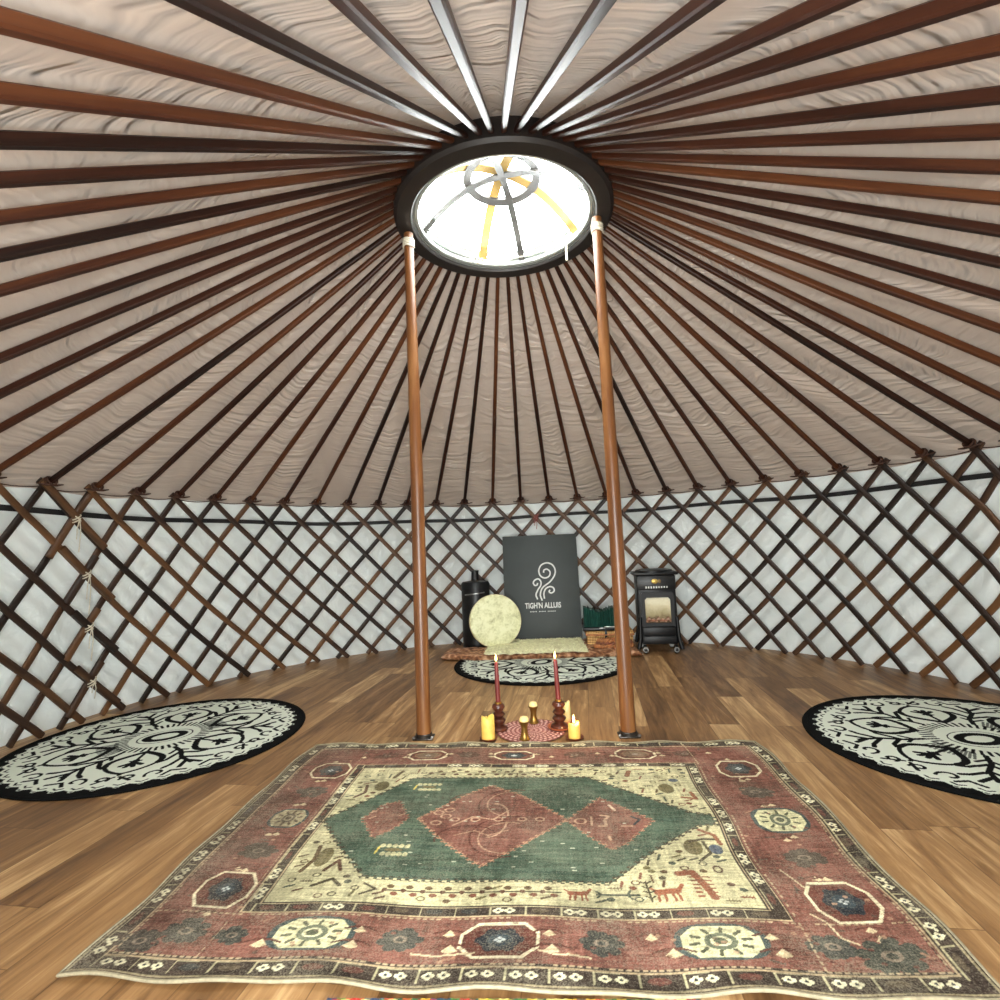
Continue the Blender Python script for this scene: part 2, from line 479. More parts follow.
def add_slat(i, sgn, r, panel, **kw):
    b, org, q = slat_mesh(i, sgn, r, **kw)
    o = b.build('slat', M_slat, panels[panel])
    o.rotation_mode = 'QUATERNION'; o.rotation_quaternion = q
    o.location = org - panels[panel].location
    return o
for i in range(-7, 33):
    add_slat(i, 1, 2.672, panel_of(i + 2), studs=True)
for i in range(-1, 35):
    add_slat(i, -1, 2.688, panel_of(i - 2))
# joints: doubled slats tied with rope
JOINT = []
for k, (la, lb) in enumerate([(4, 3), (3, 2), (2, 2), (2, 2)]):
    zc = crossing(-k, 1 + k); q = round((1.42 - zc) / (1.412 / 26))
    JOINT.append((-k + RB(-k) * (1.385 - zc) + SH(-k), zc))
    add_slat(-k + .02, 1, 2.656, 1, part=(max(0, q - la), q + 4), w=.0195, t=.009)
    add_slat(1 + k - .02, -1, 2.668, 1, part=(max(0, q - lb), q + lb + 2), w=.0195, t=.009)
def rope_tie(i, z, mat, pan, tail=.1, r=2.652):
    b = MB()
    c = cyl(i, r, z); a = ang(i); tx = Vector((math.cos(a), -math.sin(a), 0)); nr = Vector((math.sin(a), math.cos(a), 0)); up = Vector((0, 0, 1))
    for k in range(3):
        d = (k - 1) * .008
        e = (tx + up * (.7 if k != 1 else -.8)).normalized()
        b.tube([c + e * .028 * math.cos(x) + nr * (.02 - .018 * math.sin(x)) + up * d for x in np.linspace(0, PI, 9)], .004, 6)
    b.tube([c + up * .0 - nr * .004, c - up * tail * .4 + tx * .012, c - up * tail + tx * .004], .0028, 6)
    b.tube([c - nr * .004, c - up * tail * .3 - tx * .01, c - up * tail * .62 - tx * .012], .0028, 6)
    b.v = [tuple(Vector(v) - panels[pan].location) for v in b.v]
    return b.build('rope_tie', mat, panels[pan])
for (i, z), t in zip(JOINT, (.2, .24, .2, .1)): rope_tie(i, z, M_cord, 1, t, 2.640)
rope_tie(14.5, 1.20, M_redcord, 2, .09); rope_tie(14.52, 1.24, M_redcord, 2, .05)

# ------------------------------------------------------------------ roof poles
ORD = ['first', 'second', 'third', 'fourth', 'fifth', 'sixth', 'seventh', 'eighth', 'ninth', 'tenth', 'eleventh', 'twelfth', 'thirteenth']
def pole_label(i):
    if 11 <= i <= 18: return f'brown roof pole meeting the wall between the two posts, {ORD[i - 11]} from the left post'
    if 0 <= i <= 10: return f'brown roof pole meeting the wall left of the left post, {ORD[10 - i]} from that post'
    if 19 <= i <= 27: return f'brown roof pole meeting the wall right of the right post, {ORD[i - 19]} from that post'
    if -12 <= i <= -1: return f'brown roof pole leaving the photo at its left edge, {ORD[i + 12]} from the top'
    if -20 <= i <= -13: return f'thick near roof pole leaving the photo at its top edge, {ORD[-13 - i]} from the left'
    return f'brown roof pole leaving the photo at its right edge, {ORD[39 - i]} from the top'
def pole_mesh():
    L = math.hypot(POLE_LO[0] - POLE_HI[0], POLE_HI[1] - POLE_LO[1])
    prof = [(0, .013), (.02, .017), (.12, .0195), (.5, .021), (1.1, .021), (1.8, .019), (L - .12, .0165), (L - .02, .0145), (L, .0135)]
    b = MB(); b.tube([(0, 0, z) for z, _ in prof], [r * (.86 if z < .06 else .74) for z, r in prof], 16, sq=.86)
    return b, L
pb, PL = pole_mesh()
pole0 = pb.build('roof_pole', M_pole); tieb = MB()
tieb.tube([(.030 * math.cos(x), .026 * math.sin(x), .05 + .004 * math.sin(3 * x)) for x in np.linspace(0, 2 * PI, 14)[:-1]], .0055, 6, closed=True)
tieb.tube([(.030 * math.cos(x), .026 * math.sin(x), .062 + .004 * math.cos(2 * x)) for x in np.linspace(0, 2 * PI, 14)[:-1]], .005, 6, closed=True)
tieb.tube([(-.075, -.012, .038), (-.03, -.026, .05), (.03, -.026, .054), (.08, -.008, .045)], [.004, .007, .007, .004], 6)
tie0 = tieb.build('tie_loop', M_tie, pole0)
for n_, i in enumerate(range(-20, 40)):
    if n_ == 0: o, t = pole0, tie0
    else:
        o = pole0.copy(); COL.objects.link(o); t = tie0.copy(); COL.objects.link(t); t.parent = o
    a = ang(i); lo = Vector((POLE_LO[0] * math.sin(a), POLE_LO[0] * math.cos(a), POLE_LO[1])); hi = Vector((POLE_HI[0] * math.sin(a), POLE_HI[0] * math.cos(a), POLE_HI[1]))
    d = (hi - lo).normalized(); side = Vector((math.cos(a), -math.sin(a), 0)); up = d.cross(side)
    if up.z < 0: up = -up
    m = Matrix((side, up, d)).transposed()
    if m.determinant() < 0: m = Matrix((-side, up, d)).transposed()
    o.location = lo; o.rotation_euler = m.to_euler()
    tag(o, pole_label(i), 'roof pole', 'roof poles fanning out from the crown')

# ------------------------------------------------------------------ crown
cr = thing('domed_skylight', 'round dark wooden roof crown with clear domed skylight at the top of the poles', 'skylight', (0, 0, 2.66))
b = MB(); b.loft_ring([(.492, 0), (.562, 0), (.578, .014), (.578, .112), (.562, .132), (.492, .132), (.482, .10), (.482, .012)], 96)
b.build('rim', M_rim, cr)
b = MB(); b.loft_ring([(.462 + .012 * math.cos(x), .03 + .012 * math.sin(x)) for x in np.linspace(0, 2 * PI, 9)[:-1]], 96)
b.build('inner_hoop', M_hoop, cr)
b = MB(); b.loft_ring([(.470 + .010 * math.cos(x), .075 + .010 * math.sin(x)) for x in np.linspace(0, 2 * PI, 9)[:-1]], 96)
b.build('inner_hoop', M_hoop, cr)
b = MB(); b.loft_ring([(.165, .250), (.208, .242), (.209, .262), (.168, .27)], 64)
b.build('hub_ring', M_hub, cr)
def arch(ad, wid, thk, mat, dz=0, h=.215):
    d = Vector((math.sin(ad), math.cos(ad), 0)); s = Vector((d.y, -d.x, 0))
    vs, fs = [], []; n = 40
    for k in range(n + 1):
        x = -1 + 2 * k / n; z = .05 + dz + (h + .025) * (1 - abs(x) ** 2.3)
        p = d * (x * .483) + Vector((0, 0, z))
        for a, c in ((-1, -1), (1, -1), (1, 1), (-1, 1)): vs.append(p + s * a * wid + Vector((0, 0, c * thk)))
    for k in range(n):
        for i in range(4):
            j = (i + 1) % 4; fs.append((k * 4 + i, k * 4 + j, k * 4 + 4 + j, k * 4 + 4 + i))
    fs += [(3, 2, 1, 0), tuple(n * 4 + i for i in range(4))]
    b = MB(); b.add(vs, fs); return b.build('arch', mat, cr)
arch(.20, .018, .005, M_arch, -.02); arch(1.80, .020, .005, M_arch, -.02)
arch(-.33, .025, .005, M_archy, .0); arch(1.05, .027, .005, M_archy, .0)
b = MB(); b.loft_ring([(.474, .014), (.481, .014), (.481, .116), (.474, .116)], 96)
b.build('lining_band', plain('pale grey lining band', (122, 124, 120), .7, 0, .05), cr)
# clear domed cover
b = MB(); b.lathe([(.50 * math.cos(x), .112 + .24 * math.sin(x)) for x in np.linspace(0, PI / 2, 12)], 64)
m, nt, p, out = newmat('clear plastic dome')
tr = nt.nodes.new('ShaderNodeBsdfTransparent'); tr.inputs[0].default_value = (.97, .98, .98, 1)
gl = nt.nodes.new('ShaderNodeBsdfGlossy'); gl.inputs['Roughness'].default_value = .05
lw = nt.nodes.new('ShaderNodeLayerWeight'); lw.inputs[0].default_value = .12
mx = nt.nodes.new('ShaderNodeMixShader')
nt.links.new(lw.outputs['Fresnel'], mx.inputs[0]); nt.links.new(tr.outputs[0], mx.inputs[1]); nt.links.new(gl.outputs[0], mx.inputs[2]); nt.links.new(mx.outputs[0], out.inputs[0])
b.build('dome_cover', m, cr)
# loose cord lying round the inner hoop, its tail hanging at the right
b = MB(); pts = []
for k in range(60):
    a = -1.25 + 2.5 * k / 59
    pts.append(((.452 + .004 * math.sin(k * .9)) * math.sin(a), (.452 + .004 * math.sin(k * .9)) * math.cos(a), .058 + .008 * math.sin(k * .21) - .0003 * (k - 30)))
b.tube(pts, .004, 8)
b.tube([(.445 * math.sin(.92), .445 * math.cos(.92), .03), (.44 * math.sin(.92), .43 * math.cos(.92), -.01), (.44 * math.sin(.92), .43 * math.cos(.92), -.085)], [.006, .0055, .007], 8)
b.tube([(.445 * math.sin(-.5), .445 * math.cos(-.5), .03), (.43 * math.sin(-.46), .43 * math.cos(-.46), .055), (.44 * math.sin(-.42), .44 * math.cos(-.42), .02), (.44 * math.sin(-.35), .44 * math.cos(-.35), .05)], .007, 8)
b.build('cord', M_cord, cr)

# ------------------------------------------------------------------ two posts
def post(x, y, top, lab):
    t = thing('crown_post', lab, 'post', (x, y, 0), 0, 'posts holding up the crown')
    b = MB(); H = 2.655
    b.tube([(0, 0, .012), (0, 0, .5), (0, 0, 1.2), (top[0] * .6, 0, 1.9), (top[0], top[1], H)], [.037, .036, .034, .030, .025], 24)
    b.build('shaft', M_post, t)
    b = MB(); b.box((0, 0, .004), (.10, .08, .008), .003)
    b.lathe([(.0385, .008), (.041, .008), (.041, .024), (.0385, .026)], 24)
    br = b.build('foot_bracket', M_iron, t)
    for dx, dy in ((.046, -.03), (-.046, -.03)):
        b = MB(); b.lathe([(.009, .008), (.009, .013), (.005, .017), (0, .018)], 12, (dx, dy, 0)); b.build('bolt', M_steel, br)
    b = MB()
    for k in range(4):
        z = H - .075 + k * .012
        b.tube([(top[0] + .0285 * math.cos(x_), top[1] + .0285 * math.sin(x_), z + .003 * math.sin(2 * x_)) for x_ in np.linspace(0, 2 * PI, 17)[:-1]], .005, 6, closed=True)
    b.build('rope_lashing', M_cord, t)
post(-.5163, .0434, (-.006, -.02), 'tall round wooden post on the left, standing beside the left end of the candles')
post(.4933, .0099, (.0, 0), 'tall round wooden post on the right, standing in front of the wicker hamper')

# ------------------------------------------------------------------ painting helpers for woven patterns
class Paint:
    def __init__(s, X, Y, base):
        s.X, s.Y = X, Y; s.C = np.empty(X.shape + (3,)); s.C[:] = lin(*base)[:3]
    def win(s, x0, x1, y0, y1): return (s.X >= x0) & (s.X <= x1) & (s.Y >= y0) & (s.Y <= y1)
    def put(s, mask, rgb, a=1.0):
        c = np.array(lin(*rgb)[:3]); s.C[mask] = s.C[mask] * (1 - a) + c * a
    def rect(s, x0, x1, y0, y1, rgb, a=1.0): s.put(s.win(x0, x1, y0, y1), rgb, a)
    def poly(s, pts, rgb, jag=0.0, a=1.0, only=None):
        P = np.array(pts, float); w = s.win(P[:, 0].min() - jag, P[:, 0].max() + jag, P[:, 1].min() - jag, P[:, 1].max() + jag)
        ii = np.nonzero(w); x = s.X[ii].copy(); y = s.Y[ii].copy()
        if jag:
            x = x + jag * np.sign(np.sin(y * 2 * PI / (jag * 2.4))) * .5; y = y + jag * np.sign(np.sin(x * 2 * PI / (jag * 2.4))) * .5
        ins = np.zeros(len(x), bool); n = len(P)
        for i in range(n):
            (x1, y1), (x2, y2) = P[i], P[(i + 1) % n]
            c = ((y1 > y) != (y2 > y)) & (x < (x2 - x1) * (y - y1) / ((y2 - y1) + 1e-12) + x1); ins ^= c
        mk = np.zeros_like(w); mk[ii[0][ins], ii[1][ins]] = True
        s.put(mk, rgb, a); return mk
    def ell(s, cx, cy, rx, ry, rgb, a=1.0, p=2.0, r0=0.0):
        w = s.win(cx - rx, cx + rx, cy - ry, cy + ry)
        q = (np.abs((s.X - cx) / rx) ** p + np.abs((s.Y - cy) / ry) ** p)
        s.put(w & (q <= 1) & (q >= r0), rgb, a)
    def line(s, pts, wd, rgb, a=1.0):
        for (x1, y1), (x2, y2) in zip(pts[:-1], pts[1:]):
            w = s.win(min(x1, x2) - wd, max(x1, x2) + wd, min(y1, y2) - wd, max(y1, y2) + wd)
            ii = np.nonzero(w)
            if not len(ii[0]): continue
            px, py = s.X[ii], s.Y[ii]; dx, dy = x2 - x1, y2 - y1; L = dx * dx + dy * dy + 1e-12
            t = np.clip(((px - x1) * dx + (py - y1) * dy) / L, 0, 1)
            d = np.hypot(px - x1 - t * dx, py - y1 - t * dy); ok = d <= wd / 2
            mk = np.zeros_like(w); mk[ii[0][ok], ii[1][ok]] = True; s.put(mk, rgb, a)

# ------------------------------------------------------------------ big faded red and green rug
LX, LY = 2.05, 1.40
NX, NY = 760, 520
sx, ty = np.meshgrid(np.linspace(0, LX, NX), np.linspace(0, LY, NY))
RED, RED2, DARK, CREAM, GREEN, NAVY, OLIVE, BROWN = (122, 80, 68), (102, 63, 54), (60, 50, 43), (192, 184, 144), (74, 90, 74), (46, 50, 54), (108, 98, 66), (98, 62, 44)
P = Paint(sx, ty, DARK)
P.rect(.062, LX - .062, .066, LY - .052, RED)
P.rect(.062, .135, .066, LY - .052, (112, 74, 62))
for _ in range(260):                                            # worn shading of the dye
    P.ell(random.uniform(.07, 1.98), random.uniform(.07, 1.34), random.uniform(.02, .09), random.uniform(.008, .03), random.choice([RED2, (136, 90, 76), (116, 72, 62), (104, 72, 60)]), .4)
# thin guard stripes
for d, wdt, col in [(.008, .004, (150, 138, 108)), (.056, .004, (170, 150, 118)), (.066, .003, DARK)]:
    for (x0, x1, y0, y1) in [(d, LX - d, d, d + wdt), (d, LX - d, LY - d - wdt, LY - d), (d, d + wdt, d, LY - d), (LX - d - wdt, LX - d, d, LY - d)]: P.rect(x0, x1, y0, y1, col)
FX0, FX1, FY0, FY1 = .345, 1.668, .262, 1.125
P.rect(FX0 - .048, FX1 + .048, FY0 - .042, FY1 + .04, DARK)
for d in (.046, .008):
    for (x0, x1, y0, y1) in [(FX0 - d, FX1 + d, FY0 - d * .9, FY0 - d * .9 + .004), (FX0 - d, FX1 + d, FY1 + d * .85 - .004, FY1 + d * .85), (FX0 - d, FX0 - d + .004, FY0 - d * .9, FY1 + d * .9), (FX1 + d - .004, FX1 + d, FY0 - d * .9, FY1 + d * .9)]: P.rect(x0, x1, y0, y1, (178, 158, 124))
P.rect(FX0, FX1, FY0, FY1, CREAM)
def guard(x, y, hor, sc=1.0):
    """one little box with two cream rosettes of the guard border"""
    k = random.random() * .8; w, h = (.043, .017) if hor else (.014, .043)
    w *= sc; h *= sc
    P.line([(x - w, y - h), (x - w, y + h)], .0045, CREAM, .75)
    if k < .75: P.line([(x - w, y + h), (x + w * .3, y + h)] if hor else [(x - w, y + h), (x + w, y + h)], .004, CREAM, .6)
    if k < .5:
        for q in (-.45, .35):
            cx, cy = (x + w * q, y) if hor else (x, y + h * q)
            for dx, dy in ((-.008, 0), (.008, 0), (0, .006), (0, -.006)): P.ell(cx + dx, cy + dy, .0065, .0055, (220, 212, 176))
            P.ell(cx, cy, .004, .004, NAVY)
        if not hor: P.ell(x + .006, y, .005, .006, (220, 212, 176))
    else: P.ell(x, y, w * .6, h * .6, random.choice([(110, 66, 56), (96, 84, 66), (62, 66, 64)]), .7)
for k in range(20): x = .10 + k * .0973; guard(x, .037, True); guard(x, LY - .029, True, .8)
for k in range(14): y = .09 + k * .0935; guard(.033, y, False); guard(LX - .033, y, False)
for k in range(15): x = FX0 + .02 + k * .0915; guard(x, FY0 - .020, True, .85); guard(x, FY1 + .020, True, .75)
for k in range(10): y = FY0 + .04 + k * .088; guard(FX0 - .027, y, False, .85); guard(FX1 + .027, y, False, .85)
# green field with stepped outline, red lozenges
hx = [(.343, .69), (.585, 1.022), (1.275, 1.028), (1.60, .74), (1.66, .728), (1.66, .672), (1.60, .66), (1.288, .368), (.588, .372)]
P.poly([(.332, .69), (.582, 1.030), (1.278, 1.036), (1.606, .748), (1.666, .736), (1.666, .664), (1.606, .652), (1.291, .360), (.585, .364)], (70, 62, 48), .010)
gm = P.poly(hx, GREEN, .010)
for _ in range(420):
    x, y = random.uniform(.36, 1.6), random.uniform(.38, 1.02)
    w = P.win(x - random.uniform(.03, .1), x + random.uniform(.03, .1), y - .006, y + .006) & gm
    P.put(w, random.choice([(60, 76, 60), (86, 102, 82), (54, 74, 64), (94, 106, 88), (76, 94, 78)]), .45)
def loz(pts, rgb=RED):
    c = np.mean(pts, 0); big = [tuple(c + (np.array(p) - c) * 1.035) for p in pts]
    P.poly(big, (176, 132, 104), .008); return P.poly(pts, rgb, .008)
big = [(.674, .70), (.80, .86), (.905, .955), (1.02, .87), (1.176, .70), (1.04, .545), (.93, .438), (.80, .56)]
lm = loz(big)
m1 = loz([(.474, .697), (.52, .80), (.575, .825), (.635, .70), (.60, .62), (.555, .575)])
m2 = loz([(1.18, .692), (1.305, .855), (1.36, .80), (1.462, .692), (1.37, .56), (1.32, .53)])
for (msk, x0, x1, y0, y1) in ((lm, .68, 1.17, .45, .95), (m1, .48, .63, .58, .82), (m2, 1.19, 1.45, .53, .85)):
    for _ in range(90):
        x, y = random.uniform(x0, x1), random.uniform(y0, y1)
        P.put(P.win(x - .02, x + .02, y - .006, y + .006) & msk, random.choice([RED2, (132, 86, 72), (98, 54, 46), (142, 100, 82)]), .5)
def arc(cx, cy, rx, ry, a0, a1, n=18): return [(cx + rx * math.cos(t), cy + ry * math.sin(t)) for t in np.linspace(a0, a1, n)]
PINK = (186, 150, 122)
for sgn in (1, -1):
    P.line(arc(.99, .70 + sgn * .10, .12, .12, 1.2, 4.9), .007, (86, 44, 36), .8); P.line(arc(.99, .70 + sgn * .11, .09, .09, 1.2, 4.9), .006, PINK, .6)
    P.line(arc(.86, .70 + sgn * .12, .10, .08, .3, 3.4), .006, (90, 48, 40), .8); P.line(arc(.93, .70 + sgn * .02, .05, .09, 0, sgn * 1.6), .007, PINK, .8)
P.line([(.72, .70), (1.14, .70)], .007, (92, 50, 42), .8)
for x in (.80, .87, .95, 1.03, 1.09): P.ell(x, .70, .017, .014, PINK, .9, 2, .4); P.ell(x, .70, .008, .007, (100, 50, 44))
for (x, y) in ((.735, .745), (.765, .72), (.74, .675), (.77, .765)): P.ell(x, y, .02, .016, PINK, .9, 2, .45)
P.line([(.80, .66), (.86, .72), (.93, .70), (.98, .76)], .006, PINK, .8); P.line([(.82, .60), (.88, .63), (.93, .60), (.99, .63)], .006, PINK, .6)
P.ell(1.225, .692, .022, .02, PINK, .9, 2, .45); P.line([(1.262, .665), (1.262, .72)], .007, PINK); P.line([(1.285, .662), (1.31, .662), (1.305, .70), (1.32, .725), (1.295, .73)], .009, PINK)
P.line([(1.33, .80), (1.345, .765)], .01, (206, 180, 152)); P.line([(1.36, .66), (1.39, .66)], .009, PINK); P.line([(1.315, .60), (1.32, .58)], .01, PINK)
P.line([(1.395, .72), (1.42, .70), (1.40, .67)], .009, NAVY)
for x, y in ((.49, .74), (.60, .72), (.50, .70)): P.line([(x, y), (x + .015, y + .012)], .007, PINK)
# two cream tufts of the green field
for cx, cy in ((.645, .505), (.66, .945)):
    for k in range(5):
        P.ell(cx - .04 + k * .02, cy + .022, .009, .011, (196, 190, 146), .85); P.ell(cx - .03 + k * .018, cy - .022, .009, .011, (196, 190, 146), .85)
    P.ell(cx, cy, .03, .009, OLIVE); P.line([(cx - .055, cy - .02), (cx - .05, cy + .015)], .007, (196, 176, 90))
for _ in range(60):
    x, y = random.uniform(.42, 1.5), random.uniform(.40, 1.0); mk = P.win(x - .006, x + .006, y - .003, y + .003) & gm; P.put(mk, (196, 196, 170), .7)
# figures of the cream field
def critter(x, y, s, col):
    P.line([(x - .022 * s, y), (x + .02 * s, y + .003 * s)], .016 * s, col)
    for dx in (-.02, -.008, .008, .018): P.line([(x + dx * s, y), (x + dx * s * 1.2, y - .026 * s)], .006 * s, col)
    P.line([(x + .02 * s, y), (x + .034 * s, y + .02 * s)], .009 * s, col); P.line([(x - .022 * s, y), (x - .034 * s, y + .014 * s)], .006 * s, col)
def sprig(x, y, s, col, v=False):
    d = (0, 1) if v else (1, 0); e = (d[1], d[0])
    P.line([(x - d[0] * .05 * s, y - d[1] * .05 * s), (x + d[0] * .05 * s, y + d[1] * .05 * s)], .005, col)
    for k in (-.035, -.01, .015, .04):
        for q in (-1, 1):
            a = (x + d[0] * k * s, y + d[1] * k * s); c = (a[0] + (d[0] * .01 + e[0] * q * .016) * s, a[1] + (d[1] * .01 + e[1] * q * .016) * s)
            P.line([a, c], .0065 * s, col)
def incream(x, y): 
    q = P.win(x - .015, x + .015, y - .011, y + .011); c = P.C[q]
    return len(c) and (np.abs(c - np.array(lin(*CREAM)[:3])).sum(1) < .02).mean() > .97
INK = [(74, 66, 48), (92, 72, 48), (88, 60, 44), (70, 76, 64), (116, 70, 52), (110, 100, 66)]
for k in range(9):                                             # long flower stems along the front and back edge
    x = .66 + k * .055
    P.line([(x, .318), (x + .055, .318)], .005, INK[0]); P.ell(x + .02, .333, .011, .008, INK[1]); P.ell(x + .035, .304, .011, .008, INK[4]); P.ell(x + .005, .318, .008, .008, INK[2])
    P.line([(x, 1.072), (x + .055, 1.072)], .005, INK[0]); P.ell(x + .02, 1.085, .011, .008, INK[1]); P.ell(x + .035, 1.058, .011, .008, INK[2])
P.line([(.60, .295), (.64, .318), (.60, .34)], .008, INK[0])
critter(1.20, .316, 1.0, (134, 80, 58)); P.line([(1.25, .316), (1.36, .316)], .008, INK[3]); P.line([(1.25, .304), (1.262, .316), (1.25, .328)], .007, INK[3]); P.line([(1.34, .30), (1.33, .316), (1.34, .332)], .007, INK[3])
critter(1.44, .325, 1.3, (140, 84, 60)); sprig(1.39, .33, .8, INK[0], True)
P.line([(1.49, .40), (1.53, .405), (1.545, .35), (1.555, .30)], .022, (132, 80, 58))
for k in range(6): P.line([(1.515, .385 - k * .016), (1.53, .385 - k * .016)], .006, (132, 80, 58)); P.line([(1.55, .385 - k * .016), (1.568, .383 - k * .016)], .006, (132, 80, 58))
P.ell(1.565, .53, .028, .042, OLIVE); P.ell(1.63, .52, .020, .026, (74, 84, 98)); P.line([(1.57, .46), (1.61, .50), (1.60, .56)], .009, INK[0]); P.line([(1.56, .56), (1.60, .575), (1.635, .575)], .011, INK[0]); P.ell(1.605, .42, .014, .018, INK[2], 1, 2, .4)
P.line([(1.60, .63), (1.64, .60), (1.65, .55)], .014, (134, 84, 60))
P.ell(1.56, .93, .028, .038, OLIVE); P.line([(1.60, .86), (1.645, .85), (1.64, .90)], .014, (134, 84, 60)); P.line([(1.43, 1.04), (1.44, 1.08)], .02, (128, 84, 60)); P.ell(1.60, 1.0, .018, .014, (84, 92, 100))
P.ell(.435, .47, .026, .050, OLIVE); P.line([(.46, .40), (.49, .45), (.51, .40)], .012, INK[2]); P.line([(.39, .40), (.41, .46), (.40, .53)], .014, INK[1]); P.line([(.45, .33), (.50, .36), (.53, .33)], .012, INK[0])
P.ell(.47, .955, .028, .042, OLIVE); P.line([(.39, .86), (.42, .90), (.41, .96)], .013, INK[2]); P.line([(.50, 1.03), (.52, 1.09)], .016, INK[1])
for _ in range(1700):
    x, y = random.uniform(FX0 + .02, FX1 - .02), random.uniform(FY0 + .02, FY1 - .018)
    if incream(x, y):
        c = random.choice(INK); k = random.random()
        if k < .3: P.line([(x - .012, y - .004), (x + .012, y + .006)], .0075, c)
        elif k < .55: P.ell(x, y, .011, .008, c)
        elif k < .7: P.line([(x - .004, y - .011), (x + .004, y + .011)], .008, c)
        elif k < .85: sprig(x, y, .34, c, random.random() < .5)
        else: P.ell(x, y, .013, .010, c, 1, 2, .4)
# rosettes of the red border
def octo(x, y, rx, ry, jit=True):
    o = [(x + rx * a, y + ry * c) for a, c in ((-1, -.4), (-.62, -1), (.62, -1), (1, -.4), (1, .4), (.62, 1), (-.62, 1), (-1, .4))]
    P.poly(o, (98, 58, 48)); P.line(o + [o[0]], .009, (218, 204, 168))
    P.ell(x, y, rx * .55, ry * .62, NAVY); P.ell(x, y, rx * .34, ry * .36, (60, 70, 74))
    for q in range(6):
        t = q * PI / 3; P.ell(x + rx * .5 * math.cos(t), y + ry * .55 * math.sin(t), rx * .15, ry * .2, NAVY)
    for dx, dy in ((-.1, 0), (.1, 0), (0, .1), (0, -.1)): P.ell(x + dx * rx, y + dy * ry, .005, .004, (190, 196, 190))
def medal(x, y, rx, ry):
    P.ell(x, y, rx * 1.12, ry * 1.08, (66, 78, 76), 1, 2.6)
    o = [(x + rx * a, y + ry * c) for a, c in ((-.95, -.35), (-.6, -.9), (.6, -.9), (.95, -.35), (.95, .35), (.6, .9), (-.6, .9), (-.95, .35))]
    P.poly(o, (208, 202, 158)); P.ell(x, y, rx * .4, ry * .5, (98, 104, 84), 1, 2, .35)
    for q in range(10):
        t = q * PI / 5 + .2; P.line([(x + rx * .55 * math.cos(t), y + ry * .55 * math.sin(t)), (x + rx * .75 * math.cos(t), y + ry * .78 * math.sin(t))], .009, (82, 84, 64))
    P.ell(x, y, rx * .16, ry * .2, (88, 92, 72)); P.ell(x, y, rx * .26, ry * .3, (206, 200, 166), 1, 2, .7)
def bloom(x, y, s, col=(66, 66, 60)):
    P.ell(x, y, .040 * s, .029 * s, col)
    for q in range(9):
        t = q * 2 * PI / 9 + random.uniform(-.2, .2); f = random.uniform(.8, 1.1)
        P.ell(x + .042 * s * f * math.cos(t), y + .031 * s * f * math.sin(t), .015 * s, .011 * s, col)
    P.ell(x, y, .018 * s, .012 * s, (126, 112, 96)); P.ell(x, y, .010 * s, .007 * s, col)
def bud(x, y, s=1.0):
    P.line([(x - .05 * s, y), (x - .02 * s, y + .012 * s), (x + .02 * s, y + .012 * s), (x + .05 * s, y)], .006, (90, 52, 42))
    P.poly([(x - .02 * s, y - .008 * s), (x, y - .016 * s), (x + .02 * s, y - .008 * s), (x, y + .014 * s)], (206, 186, 148))
for x, kind in ((.30, 'm'), (.531, 'M'), (.76, 'b'), (1.004, 'o'), (1.246, 'b'), (1.525, 'M'), (1.77, 'b')):
    if kind == 'M': medal(x, .146, .098, .055)
    elif kind == 'o': octo(x, .140, .093, .053)
    elif kind == 'b': bloom(x, .142, 1.0)
    if x > .5: bud(x - .115, .115); bud(x + .118, .165, .8)
bloom(.20, .145, 1.1); bloom(.105, .105, 1.0, (60, 58, 52)); bloom(.33, .14, .8); bloom(1.885, .115, 1.35, (64, 66, 58))
for x, kind in ((.40, 'b'), (.587, 'm'), (.767, 'b'), (.971, 'o'), (1.234, 'b'), (1.491, 'm'), (1.70, 'b')):
    if kind == 'm': octo(x, 1.258, .082, .05); P.ell(x, 1.258, .06, .036, (150, 120, 92), .6)
    elif kind == 'o': octo(x, 1.258, .085, .045)
    else: bloom(x, 1.262, .9, (92, 62, 52))
    bud(x - .10, 1.245, .7); bud(x + .10, 1.275, .7)
for xx, ys in ((.205, ((.31, 'o'), (.50, 'b'), (.70, 'm'), (.90, 'b'), (1.101, 'o'))), (1.868, ((.296, 'o'), (.489, 'b'), (.701, 'M'), (.90, 'b'), (1.107, 'o')))):
    for y, kind in ys:
        if kind == 'o': octo(xx, y, .078, .075)
        elif kind == 'M': medal(xx, y, .078, .075)
        elif kind == 'm': medal(xx, y, .06, .06); P.ell(xx, y, .06, .06, (110, 84, 70), .55)
        else: bloom(xx, y, 1.15, (84, 74, 64))
        bud(xx - .015, y + .095, .7); bud(xx + .01, y - .10, .7)
for k in range(108):
    x = .07 + k * .0178
    for y in (.066, LY - .056, FY0 - .047, FY1 + .046):
        if .0 < random.random() - .15: P.line([(x, y), (x + .008, y)], .0045, (184, 164, 130), .8)
for k in range(76):
    y = .07 + k * .0172
    for x in (.066, LX - .066, FX0 - .056, FX1 + .056):
        if .0 < random.random() - .15: P.line([(x, y), (x, y + .008)], .0045, (184, 164, 130), .8)
for _ in range(340):                                           # little scattered leaves on the red border
    x, y = random.uniform(.08, 1.97), random.uniform(.08, 1.33)
    if not (FX0 - .06 < x < FX1 + .06 and FY0 - .06 < y < FY1 + .06):
        q = P.win(x - .018, x + .018, y - .012, y + .012)
        if np.abs(P.C[q] - np.array(lin(*RED)[:3])).sum(1).mean() < .08:
            t = random.uniform(0, PI); c = random.choice([(92, 58, 48), (84, 76, 66), (106, 62, 50), (160, 120, 96)])
            P.line([(x - .014 * math.cos(t), y - .010 * math.sin(t)), (x + .014 * math.cos(t), y + .010 * math.sin(t))], .007, c, .8)
def squig(pts): P.line(pts, .0055, (206, 186, 150))
